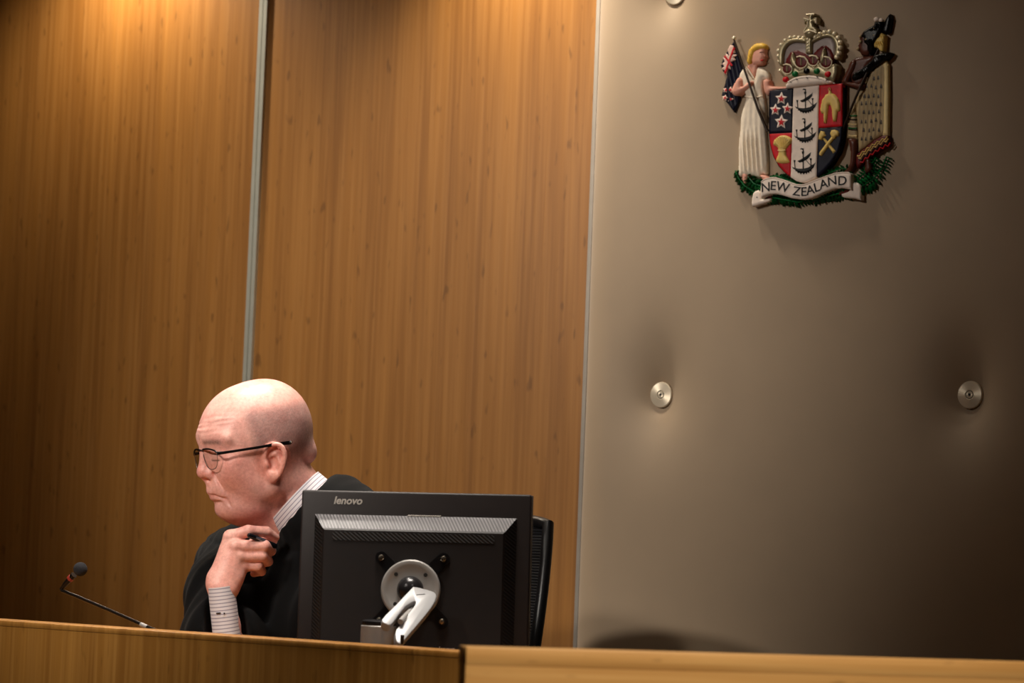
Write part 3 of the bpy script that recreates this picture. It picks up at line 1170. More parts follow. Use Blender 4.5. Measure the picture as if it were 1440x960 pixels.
gown = relief('gown', [(1048, 94), (1054, 101), (1060, 110), (1062, 102), (1064.5, 94), (1072, 96), (1078.5, 101), (1081, 110), (1077, 113), (1072.5, 113), (1071, 124), (1072.5, 135), (1075, 150), (1075, 187), (1077, 212), (1077.5, 244),
                       (1072, 244), (1067, 249), (1061, 247.5), (1055, 246), (1048, 247), (1042, 248), (1038, 246), (1037.5, 225), (1037.5, 206), (1040, 181), (1041, 165), (1044.5, 150), (1048, 139), (1046.5, 131), (1042.5, 121), (1038, 107.5), (1042, 99)],
              C_GOWN, woman, 0, 0.009, 0.011, 0.016, 2, folds)
rod('waist_seam', [(1047.5, 135), (1055, 137), (1064, 137), (1072.5, 135)], 0.0012, 0.0195, C_GOWN, gown, 8)
rod('neckline', [(1049, 94), (1054.5, 101), (1060, 110)], 0.0016, 0.019, C_GOWN, gown, 8)
relief('neck', [(1055, 88), (1064, 88), (1064, 95), (1062, 103), (1060, 110), (1055, 101), (1050, 95)], C_SKIN, woman, 0, 0.012, 0.004, 0.007, 2)
relief('face', [(1058, 72), (1066, 68), (1073, 66), (1075, 70), (1074.4, 74), (1076.3, 79.4), (1074.2, 80.6), (1074.2, 83), (1072.6, 84.5), (1073, 87), (1070.5, 90.5), (1065, 91.5), (1059, 91), (1056, 84)], C_SKIN, woman, 0, 0.013, 0.009, 0.010, 2)
rod('eyebrow', [(1068.5, 73.6), (1072.8, 73.0)], 0.0007, 0.0222, C_BROWN, woman, 8)
rod('lips', [(1069.6, 85.0), (1073.2, 84.2)], 0.0011, 0.0212, C_RED, woman, 8)
relief('hair', [(1057.5, 64), (1061, 61.5), (1065, 60.5), (1070, 60), (1074, 61.5), (1076, 65), (1075, 68.2), (1067.5, 70.5), (1061.5, 74), (1060, 80), (1057, 85), (1056, 89), (1051.5, 90.5), (1049.5, 86), (1050.5, 77.5), (1052.5, 69)],
       C_HAIR, woman, 0, 0.014, 0.010, 0.010, 2, lambda x, z: 0.0014 * np.sin(x * 1500 + z * 900))
relief('arm', [(1038, 108), (1043, 112), (1042.5, 121), (1049, 117), (1054, 113.5), (1058, 113.5), (1059, 117), (1056, 121.5), (1046, 127.5), (1036, 134), (1030, 133), (1028, 127), (1032, 117)], C_SKIN, woman, 0, 0.018, 0.011, 0.009, 2)
relief('arm', [(1073, 112), (1080.5, 112), (1082, 119.5), (1088, 121.2), (1098, 121.6), (1107, 121.4), (1108, 124), (1100, 126.3), (1090, 127.4), (1084.5, 130), (1081, 134.5), (1076.5, 133), (1073, 125)], C_SKIN, woman, 0, 0.016, 0.010, 0.009, 2)
relief('foot', [(1043, 244), (1051, 244), (1050.5, 252), (1047, 258.5), (1044, 254)], C_SKIN, woman, 0, 0.010, 0.008, 0.006, 2)
relief('foot', [(1067, 246), (1076, 246), (1081, 250), (1078, 253.5), (1072, 252)], C_SKIN, woman, 0, 0.014, 0.010, 0.006, 2)

# ---- shield
DSC = 1.0
S4 = lambda pts: off(pts, 1075, 110, 6.4)
YS = 0.017
shield = relief('shield', S4([(40, 108), (258, 85), (490, 60), (704, 42), (704, 200), (702, 440), (694, 560), (664, 665), (602, 765), (540, 835), (468, 892), (400, 928), (340, 940), (285, 925), (230, 890), (180, 850), (128, 795), (76, 700), (50, 600), (38, 495)]),
                C_BLACK, arms, 0, YS - 0.0015, 0.001, 0.004)


def sf(name, pts, m, e=0.0, dm=0.0015, sm=0, b=None, r=0.004, par=None):
    return relief(name, S4(pts), m, par or shield, (b if b is not None else 0.006), YS + e, dm, r, sm)


sf('quarter_field', [(44, 112), (256, 90), (247, 486), (42, 496)], C_NAVY)
sf('quarter_field', [(492, 64), (700, 46), (697, 432), (482, 448)], C_RED)
sf('quarter_field', [(42, 500), (247, 490), (232, 884), (184, 848), (132, 792), (80, 698), (54, 600)], C_RED)
sf('quarter_field', [(482, 452), (697, 437), (690, 560), (660, 662), (598, 760), (536, 830), (466, 888)], C_NAVY)
pale = sf('pale_stripe', [(259, 90), (489, 63), (482, 450), (465, 890), (400, 926), (340, 938), (285, 924), (234, 888), (248, 486)], C_WHITE, 0.0012)
for cx, cy, R in ((150, 182, 62), (97, 284, 58), (205, 272, 56), (150, 392, 68)):
    st = relief('star', S4(star_pts(cx, cy, R, 0.5, 0.05, 0.92)), C_WHITE, shield, 0.010, YS + 0.0022, 0.001, 0.003)
    relief('star_center', S4(star_pts(cx, cy + 2, R * 0.56, 0.42, 0.05, 0.92)), C_RED, st, 0.012, YS + 0.0040, 0.0005, 0.002)


def ship(cx, cy, s):
    T = lambda pts: S4([(cx + (x - 370) * s, cy + (y - 215) * s) for x, y in pts])
    e = YS + 0.0030
    h = relief('ship', T([(270, 250), (296, 262), (330, 268), (370, 268), (410, 257), (440, 238), (472, 216), (456, 258), (438, 276), (436, 294), (422, 288), (418, 306), (404, 297), (396, 315), (384, 302), (372, 318), (360, 303), (346, 316), (336, 301), (322, 306), (316, 290), (300, 288), (302, 276), (288, 272)]),
               C_BLACK, pale, 0.012, e, 0.0008, 0.003)
    relief('sail', T([(318, 202), (350, 188), (390, 162), (434, 128), (428, 158), (402, 188), (362, 210), (336, 216)]), C_BLACK, h, 0.012, e, 0.0006, 0.002)
    for pts, w in (([(369, 96), (369, 278)], 0.0007), ([(432, 180), (436, 258)], 0.0006), ([(294, 200), (300, 264)], 0.0006), ([(384, 186), (440, 250)], 0.0004)):
        rod('mast', T(pts), w * 1.5, e, C_BLACK, h, 8)
    for x, y, r in ((366, 132, 11), (432, 188, 9), (294, 204, 9)):
        relief('top_castle', T([(x - r, y - r), (x + r, y - r), (x + r * .6, y + r), (x - r * .6, y + r)]), C_BLACK, h, 0.012, e, 0.0006, 0.002)
    relief('pennant', T([(368, 98), (352, 92), (340, 104), (354, 104), (366, 110)]), C_BLACK, h, 0.012, e, 0.0006, 0.002)


ship(370, 215, 1.0)
ship(364, 480, 1.0)
ship(350, 757, 1.06)
fl = sf('golden_fleece', [(575, 112), (596, 112), (602, 132), (630, 144), (660, 180), (676, 230), (678, 280), (668, 298), (656, 296), (652, 330), (642, 392), (626, 386), (612, 392), (604, 330), (602, 280), (588, 238), (574, 240), (568, 290), (562, 350), (552, 408), (540, 398), (528, 404), (528, 340), (530, 318), (508, 316), (497, 290), (502, 250), (514, 195), (545, 150), (572, 134)], C_GOLD, 0.002, 0.004, 1, 0.010, 0.005)
rx, rz = cp(*S4([(585, 100)])[0], YS + 0.004)
bm_ = MB()
bm_.tube([(rx + 0.0022 * math.cos(a), -YS - 0.004, rz + 0.0026 * math.sin(a)) for a in [2 * math.pi * k / 20 for k in range(21)]], 0.0007, 8)
bm_.build('hanging_ring', C_GOLD, fl)
sh = sf('wheat_sheaf', [(75, 598), (84, 560), (104, 536), (132, 518), (160, 512), (190, 514), (224, 530), (242, 552), (228, 590), (204, 618), (188, 640), (192, 690), (222, 752), (190, 764), (150, 766), (98, 746), (120, 690), (122, 640), (104, 612)], C_GOLD, 0.002, 0.004, 2, 0.010, 0.006)
rod('sheaf_band', S4([(119, 648), (150, 652), (190, 646)]), 0.0010, YS + 0.0060, C_CREAM, sh, 8)
for k in range(9):
    a = -1.05 + 2.1 * k / 8
    rod('ear_of_wheat', S4([(155 + 12 * math.sin(a), 632 - 10), (158 + 76 * math.sin(a), 606 - 84 * math.cos(a))]), 0.0009, YS + 0.0060, C_GOLD, sh, 8)
h1 = sf('hammer', [(520, 545), (538, 535), (638, 655), (616, 675)], C_GOLD, 0.002, 0.002, 0, 0.010, 0.003)
relief('hammer_head', S4([(483, 548), (490, 505), (504, 472), (534, 480), (548, 516), (526, 524), (510, 556)]), C_GOLD, h1, 0.010, YS + 0.0035, 0.002, 0.004)
h2 = sf('hammer', [(604, 520), (628, 534), (508, 700), (488, 690), (494, 664)], C_GOLD, 0.0032, 0.002, 0, 0.010, 0.003)
relief('hammer_head', S4([(588, 495), (600, 468), (626, 462), (652, 470), (666, 492), (660, 520), (642, 516), (628, 546), (602, 532)]), C_GOLD, h2, 0.010, YS + 0.0042, 0.002, 0.004)

# ---- crown
S3 = lambda pts: off(pts, 1080, 10, 8.0)
crown = bpy.data.objects.new('crown', None)
COL.objects.link(crown)
crown.parent = arms
relief('lining', S3([(165, 650), (175, 560), (190, 470), (235, 410), (300, 395), (420, 400), (450, 420), (490, 405), (570, 355), (650, 335), (715, 350), (750, 405), (755, 490), (745, 570), (720, 650), (450, 700)]), C_LILAC, crown, 0, 0.010, 0.003, 0.008)
relief('cap', S3([(180, 660), (200, 580), (250, 500), (320, 478), (412, 515), (450, 540), (488, 545), (540, 480), (600, 432), (650, 424), (715, 480), (738, 560), (720, 650), (450, 700)]), C_CAP, crown, 0, 0.012, 0.004, 0.010)
for pts in ([(128, 660), (104, 565), (122, 450), (185, 380), (258, 350), (345, 342), (425, 350), (425, 402), (330, 392), (250, 408), (196, 460), (170, 540), (166, 650)],
            [(492, 360), (560, 322), (640, 296), (704, 296), (768, 330), (806, 396), (808, 480), (790, 580), (738, 580), (756, 480), (746, 400), (710, 348), (650, 334), (580, 354), (494, 402)]):
    relief('arch', S3(pts), C_SILV, crown, 0, 0.015, 0.004, 0.005, 2)
cs = relief('center_arch', S3([(420, 335), (488, 335), (486, 522), (418, 522)]), C_SILV, crown, 0, 0.017, 0.003, 0.004)
for p in ((138, 715), (128, 610), (120, 550), (120, 490), (150, 425), (195, 375), (250, 345), (300, 338), (350, 343), (398, 346),
          (535, 335), (585, 305), (640, 285), (695, 278), (750, 300), (790, 345), (812, 397), (812, 457), (800, 520), (776, 562)):
    big = p[0] > 500
    bead('pearl', S3([p])[0], 3.5 if big else 2.9, 0.015, C_PEARL, crown, 1.0)
for p in ((447, 360), (447, 398), (447, 434), (447, 470)):
    bead('pearl', S3([p])[0], 1.8, 0.020, C_PEARL, cs)
circ = relief('circlet', S3([(128, 720), (165, 690), (215, 740), (262, 700), (300, 650), (350, 690), (405, 670), (450, 622), (510, 662), (570, 630), (600, 650), (650, 688), (702, 650), (742, 632), (775, 650), (774, 740), (738, 842), (600, 785), (470, 760), (350, 775), (240, 838), (185, 800), (145, 760)]), C_SILV, crown, 0, 0.018, 0.004, 0.008, 1)
for cx, cy, r, a0, a1 in ((215, 695, 58, -0.4, 2.9), (372, 618, 72, -0.35, 3.3), (508, 600, 62, 0.0, 3.2), (652, 620, 68, -0.3, 3.0)):
    ds = relief('rosette', S3([(cx + r * .86 * math.cos(t), cy + r * .86 * math.sin(t)) for t in [2 * math.pi * k / 20 for k in range(20)]]), C_CAP, circ, 0.008, 0.0215, 0.001, 0.004)
    rod('rosette_rim', S3([(cx + r * math.cos(a0 + (a1 - a0) * k / 18), cy + r * math.sin(a0 + (a1 - a0) * k / 18)) for k in range(19)]), 0.0015, 0.0235, C_PEARL, ds, 8)
    rod('rosette_bar', S3([(cx, cy - r * .6), (cx, cy + r * .5)]), 0.0016, 0.0225, C_SILV, ds, 8)
    rod('rosette_bar', S3([(cx - r * .7, cy - r * .75), (cx - r * .2, cy - r * .9), (cx + r * .5, cy - r * .75), (cx + r * .9, cy - r * .3)]), 0.0018, 0.0225, C_PEARL, ds, 8)
for pts in ([(268, 500), (290, 545), (312, 600), (318, 660), (290, 690), (262, 650), (246, 600), (252, 550)], [(626, 452), (640, 500), (645, 555), (625, 620), (600, 640), (580, 610), (582, 560), (600, 505)]):
    relief('fleur', S3(pts), C_SILV, circ, 0.008, 0.021, 0.004, 0.006, 1)
for p, m_ in (((200, 815), C_RED), ((305, 752), C_GREEN), ((435, 720), C_BLACK), ((550, 722), C_GREEN), ((675, 755), C_RED)):
    bead('jewel', S3([p])[0], 4.2, 0.022, m_, circ, 0.8)
erm = relief('ermine_band', S3([(192, 868), (232, 832), (285, 798), (350, 775), (410, 766), (470, 764), (540, 772), (600, 785), (652, 802), (700, 826), (742, 856), (700, 862), (570, 872), (480, 880), (380, 890), (285, 905), (200, 915)]), C_WHITE, crown, 0, 0.020, 0.006, 0.008, 1)
rod('ermine_roll', S3([(232, 850), (290, 815), (360, 795), (470, 785), (590, 803), (660, 828)]), 0.0030, 0.0235, C_WHITE, erm, 10)
for x, y in ((320, 808), (435, 792), (552, 783), (655, 806), (250, 838)):
    relief('ermine_tail', S3([(x - 16, y - 5), (x, y - 4), (x + 14, y + 8), (x, y + 7)]), C_BLACK, erm, 0.015, 0.0275, 0.0004, 0.002)
ob = bead('orb', S3([(475, 296)])[0], 7.5, 0.017, C_SILV, crown, 0.8)
rod('orb_band', S3([(408, 292), (440, 272), (475, 266), (512, 272), (545, 290)]), 0.0018, 0.0255, C_PEARL, ob, 10)
relief('orb_foot', S3([(412, 300), (538, 300), (530, 345), (420, 345)]), C_SILV, crown, 0, 0.015, 0.004, 0.004)
cr = relief('cross', S3([(424, 96), (428, 76), (522, 70), (528, 92), (500, 104), (496, 130), (530, 112), (552, 110), (552, 190), (530, 186), (500, 165), (512, 215), (535, 235), (550, 285), (400, 285), (412, 240), (438, 215), (450, 165), (425, 180), (408, 192), (398, 122), (420, 126), (450, 140), (455, 106)]), C_SILV, crown, 0, 0.014, 0.004, 0.004)
for a, b in (((432, 85), (520, 79)), ((402, 128), (465, 148)), ((541, 118), (541, 182)), ((450, 160), (445, 220)), ((405, 280), (430, 228)), ((500, 228), (540, 270))):
    rod('cross_rim', S3([a, b]), 0.0019, 0.0185, C_PEARL, cr, 8)

# ---- warrior with feather cloak
DSC = 0.68
war = bpy.data.objects.new('warrior_figure', None)
COL.objects.link(war)
war.parent = arms
S5 = lambda pts: off(pts, 1170, 10, 8.0)
S6 = lambda pts: off(pts, 1170, 120, 7.385)
cloak_px = [(1236, 90), (1245, 83.8), (1249, 91), (1249.4, 130), (1249, 160), (1248.7, 190.4), (1240.4, 190.4), (1228.2, 197.2), (1217.4, 206.7), (1206.6, 213.4), (1205.9, 187.7), (1202.5, 147), (1204, 132), (1213, 124), (1218, 110), (1224, 100)]
cloak = relief('feather_cloak', cloak_px, C_TAN, war, 0, 0.009, 0.007, 0.010, 0, lambda x, z: 0.0008 * np.sin(x * 700))
relief('cloak_border', [(1241, 87), (1245, 83.8), (1249, 91), (1249.4, 130), (1249, 160), (1248.7, 190.4), (1241, 190.4), (1241.5, 150), (1242, 110)], C_CREAM, cloak, 0.004, 0.013, 0.004, 0.006)
rgf = random.Random(5)
for r_ in range(9):
    for c_ in range(5):
        x = 1211 + c_ * 7.0 + (3.5 if r_ % 2 else 0) + rgf.uniform(-0.8, 0.8)
        y = 98 + r_ * 12.0 + rgf.uniform(-1.5, 1.5)
        if x > 1239 or x < 1206 or (y < 125 and x < 1219 + (112 - y) * 0.9) or y > 212 - (x - 1206) * 0.62 - 6:
            continue
        relief('feather_spot', [(x - 0.4, y - 3.0), (x + 0.5, y - 2.8), (x + 1.2, y + 0.6), (x + 1.8, y + 2.4), (x + 0.4, y + 2.2), (x - 1.2, y + 2.8), (x - 1.2, y + 0.8)], C_STAFF, cloak, 0.010, 0.0172, 0.0005, 0.002)
tan = relief('cloak_hem', S6([(250, 720), (350, 645), (430, 575), (520, 522), (582, 520), (586, 620), (482, 682), (400, 742), (330, 792), (262, 862), (246, 805)]), C_CAP, cloak, 0.0, 0.017, 0.003, 0.006)
for o_, m_ in ((0, C_GOLD), (26, C_GOLD), (50, C_BLACK), (76, C_RED)):
    zz = []
    for k in range(13):
        t = k / 12
        bx, by = 264 + (575 - 264) * t, 742 + (540 - 742) * t - 20 * math.sin(math.pi * t)
        zz.append((bx + o_ * .42, by + o_ * .86 + (16 if k % 2 else -10)))
    rod('zigzag', S6(zz), 0.0013, 0.0205, m_, tan, 8)
relief('chest', S5([(225, 590), (330, 552), (440, 542), (475, 560), (445, 620), (390, 690), (380, 800), (330, 880), (230, 900), (210, 800), (170, 720)]), C_BROWN, war, 0, 0.013, 0.008, 0.010, 2)
relief('arm', S5([(170, 690), (205, 610), (255, 585), (275, 625), (250, 700), (205, 790), (185, 835), (260, 845), (320, 850), (370, 852), (372, 895), (320, 932), (240, 908), (150, 878), (95, 852), (125, 790)]), C_BROWN, war, 0, 0.018, 0.009, 0.009, 2)
hd = relief('head', S5([(330, 545), (302, 500), (282, 490), (296, 450), (284, 432), (306, 395), (304, 340), (330, 290), (400, 245), (470, 240), (500, 330), (460, 420), (440, 500), (400, 545)]), C_BROWN, war, 0, 0.016, 0.008, 0.010, 1)
hr = relief('hair', S5([(318, 330), (345, 270), (415, 228), (465, 200), (478, 160), (560, 155), (572, 210), (540, 290), (505, 365), (470, 420), (462, 480), (420, 540), (395, 500), (385, 430), (350, 400), (350, 350)]), C_BLACK, war, 0, 0.019, 0.008, 0.008, 1, lambda x, z: 0.0015 * np.sin(x * 1300) * np.sin(z * 1500))
for p, r_ in (((500, 136), 3.4), ((552, 146), 2.8)):
    bead('feather_tip', S5([p])[0], r_, 0.020, C_WHITE, hr, 0.8)
for p, r_ in (((318, 328), 1.8), ((318, 388), 2.0), ((290, 472), 2.0), ((382, 362), 1.3), ((476, 238), 1.1), ((472, 316), 1.1)):
    bead('carved_curl', S5([p])[0], r_, 0.026, C_TAN, hr, 0.8)
sp = relief('spear_blade', S5([(645, 72), (660, 130), (632, 280), (602, 302), (556, 276), (585, 190), (598, 135)]), C_BLACK, war, 0, 0.016, 0.004, 0.006)
tu = relief('spear_tuft', S5([(545, 285), (592, 315), (584, 380), (578, 490), (545, 500), (500, 450), (468, 450), (462, 400), (500, 350), (530, 330)]), C_GOLD, war, 0, 0.018, 0.005, 0.006, 1, lambda x, z: 0.0015 * np.sin(x * 1400 + z * 500))
relief('shoulder_cape', S5([(652, 506), (622, 560), (560, 612), (450, 682), (380, 752), (300, 802), (232, 825), (212, 792), (240, 740), (330, 690), (430, 605), (485, 535), (560, 515)]), C_BLACK, war, 0, 0.024, 0.006, 0.007, 1, lambda x, z: 0.0012 * np.sin(x * 1500 + z * 800))
rod('spear_shaft', [(1240, 60), (1222, 96), (1209, 124), (1198, 150), (1186, 180), (1181, 200)], 0.0024, [0.016, 0.022, 0.030, 0.024, 0.018, 0.012], C_STAFF, war)
kl = relief('kilt', S6([(185, 270), (235, 180), (246, 260), (262, 420), (268, 560), (150, 548), (160, 430)]), C_TAN, war, 0, 0.009, 0.006, 0.008)
for y_, m_ in ((350, C_STAFF), (440, C_GREEN), (455, C_STAFF), (400, C_CREAM), (520, C_CREAM), (310, C_GREEN)):
    rod('kilt_band', S6([(172, y_), (215, y_ + 8), (258, y_ + 4)]), 0.0016, 0.0145, m_, kl, 8)
relief('leg', S6([(165, 545), (252, 560), (255, 640), (250, 740), (236, 835), (200, 885), (150, 912), (108, 932), (96, 912), (150, 862), (180, 800), (186, 700), (172, 610)]), C_BROWN, war, 0, 0.012, 0.010, 0.009, 2)
relief('foot', S6([(342, 765), (392, 742), (402, 800), (412, 870), (385, 905), (346, 915), (335, 880)]), C_BROWN, war, 0, 0.012, 0.008, 0.006, 1)

# ---- ribbon and lettering
DSC = 1.0
rib = bpy.data.objects.new('ribbon', None)
COL.objects.link(rib)
rib.parent = arms
relief('ribbon_fold', [(1070, 279), (1076, 274), (1084, 271), (1086, 281), (1082, 284)], C_FOLD_SHADE, rib, 0, 0.007, 0.001, 0.003)
relief('ribbon_fold', [(1181, 262), (1188, 263), (1197, 266.5), (1192, 270), (1180, 274)], C_FOLD_SHADE, rib, 0, 0.007, 0.001, 0.003)
lt = relief('ribbon_tail', [(1061, 269), (1066, 267), (1070, 270), (1070.5, 279.5), (1076, 280), (1082, 279), (1083.5, 281), (1082.5, 283), (1072, 286.5), (1058, 290.4), (1056.6, 287), (1057, 279), (1058.5, 272)], C_WHITE, rib, 0, 0.012, 0.003, 0.005, 1)
rt = relief('ribbon_tail', [(1195, 255.7), (1204, 256.6), (1208, 258), (1210.3, 261), (1210.6, 270), (1210.3, 281.4), (1200.5, 278.8), (1188, 278), (1184, 276.5), (1183, 272.5), (1192, 269.5), (1196, 266)], C_WHITE, rib, 0, 0.012, 0.003, 0.005, 1)
for p, par in (((1064.5, 277.3), lt), ((1199, 267), rt)):
    bead('ribbon_eyelet', p, 0.9, 0.0148, C_BLACK, par)
top_px = [(1070.4, 255.8), (1073.5, 253), (1078, 251), (1084, 249.8), (1089, 249.6), (1100, 252.5), (1112.5, 257), (1120, 259.5), (1129, 260.2), (1135, 258.4), (1148, 253), (1161.6, 247.8), (1175, 243.6), (1182, 242.6), (1192.6, 242.3), (1195.2, 243.6), (1196.3, 247)]
bot_px = [(1196.3, 266.4), (1191.7, 265.4), (1182.8, 263.9), (1173, 265), (1161.6, 269), (1148.3, 275.2), (1141, 278), (1133, 279.6), (1125, 280), (1112.5, 278.3), (1100, 274.5), (1091.7, 272.4), (1083, 272.5), (1075, 275), (1070, 278)]
face = relief('ribbon_face', top_px + bot_px + [(1069, 268)], C_WHITE, rib, 0, 0.020, 0.0022, 0.004)
rod('ribbon_edge', top_px, 0.0011, 0.0215, C_WHITE, face, 8)
for ch, px, py, hh, rot in (('N', 1076.9, 263.8, 13.0, -6), ('E', 1087.3, 261.6, 13.0, 2), ('W', 1100.6, 263.6, 13.2, 12), ('Z', 1120.6, 269.4, 12.8, 8), ('E', 1130.3, 270.0, 12.6, -2),
                            ('A', 1139.6, 267.6, 13.0, -14), ('L', 1148.8, 263.8, 13.0, -18), ('A', 1158.3, 259.2, 13.0, -16), ('N', 1170.4, 254.9, 12.8, -10), ('D', 1184.6, 254.6, 13.0, -3)):
    x, z = cp(px, py, 0.022)
    M = (Matrix.Translation((x, -0.0224, z)) @ Matrix.Rotation(math.radians(90), 4, 'X') @ Matrix.Rotation(math.radians(-rot - 2), 4, 'Z') @ Matrix.Diagonal((1.12, 1, 1, 1)))
    text_mesh('letter', ch, hh * 0.00196, C_BLACK, face, 0, 0.00012, 0.0006, M)
# ================================================================== JUDGE
JO = P(360, 648, 5.0)                     # middle of the head, between the ears
judge = thing('person', 'bald man in glasses and black robe holding one hand under his chin', 'person', (JO.x, JO.y, DAIS), math.radians(YAW))
JZ = JO.z - DAIS


def L(px, py, f):
    q = P(px, py, 5.0 + f) - JO
    return np.array([q.dot(RV), q.dot(FV), q.z])


th, tp = math.radians(65), math.radians(8.7)
f0 = np.array([-math.sin(th), -math.cos(th), 0.0])
hl = np.array([math.cos(th), -math.sin(th), 0.0])          # his left
hf = f0 * math.cos(tp) - np.array([0, 0, 1]) * math.sin(tp)  # where the face points
hu = np.array([0, 0, 1]) * math.cos(tp) + f0 * math.sin(tp)
HB = np.stack([hf, hl, hu], 1)


FX = 0.925                                # how far the face stands out


def H(x, y, z):
    x = x * FX if x > 0 else x
    return hf * x + hl * y + hu * z


# ---- ear, laid out in its own plane
EC = H(-0.006, 0.0775, -0.003)
ea = hf * -0.93 + hl * 0.37
ea -= hu * (ea @ hu)
ea /= np.linalg.norm(ea)
en = np.cross(ea, hu)
en = en if en @ hl > 0 else -en
EB = np.stack([ea, hu, en], 1)
ES = 0.000234


def e2(x, y, z=0.0):
    return ((x - 772) * ES, -(y - 700) * ES, z)


HELIX0 = [e2(712, 668, 0.000), e2(722, 622, 0.004), e2(742, 588, 0.006), e2(778, 571, 0.007), e2(816, 577, 0.008), e2(842, 606, 0.009), e2(850, 655, 0.009),
         e2(842, 705, 0.008), e2(822, 758, 0.006), e2(795, 798, 0.003), e2(765, 822, 0.001)]
def open_curve(pts, n=5):
    a = [np.array(q, float) for q in pts]
    a = [2 * a[0] - a[1]] + a + [2 * a[-1] - a[-2]]
    out = []
    for i in range(1, len(a) - 2):
        for j in range(n):
            t = j / n
            out.append(0.5 * (2 * a[i] + (a[i + 1] - a[i - 1]) * t + (2 * a[i - 1] - 5 * a[i] + 4 * a[i + 1] - a[i + 2]) * t * t + (3 * a[i] - a[i - 1] - 3 * a[i + 1] + a[i + 2]) * t ** 3))
    return out + [a[-2]]


HELIX = open_curve(HELIX0, 3)
ANTI = [e2(792, 618, 0.003), e2(812, 655, 0.004), e2(810, 705, 0.004), e2(792, 748, 0.003), e2(762, 772, 0.002)]


def ear(p):
    q = (p - EC) @ EB
    d = ell(q, e2(774, 690, -0.003), (0.0178, 0.0300, 0.0070))
    d = smin(d, cone(q, e2(740, 700, -0.014), e2(780, 700, -0.006), 0.020, 0.015), 0.006)
    hx = np.full(len(q), 9.0)
    for a, b in zip(HELIX, HELIX[1:]):
        hx = np.minimum(hx, cone(q, a, b, 0.0044, 0.0044))
    d = smin(d, hx, 0.0045)
    d = smin(d, ell(q, e2(742, 800, 0.0005), (0.0090, 0.0125, 0.0062)), 0.006)
    d = smax(d, -ell(q, e2(752, 696, 0.0065), (0.0098, 0.0165, 0.0105)), 0.004)
    d = smax(d, -ell(q, e2(770, 630, 0.0075), (0.0100, 0.0085, 0.0055)), 0.004)
    d = smin(d, cone(q, e2(742, 655, -0.001), e2(790, 640, 0.002), 0.0022, 0.0026), 0.005)
    d = smin(d, ell(q, e2(712, 712, 0.001), (0.0048, 0.0075, 0.0050)), 0.004)
    return d


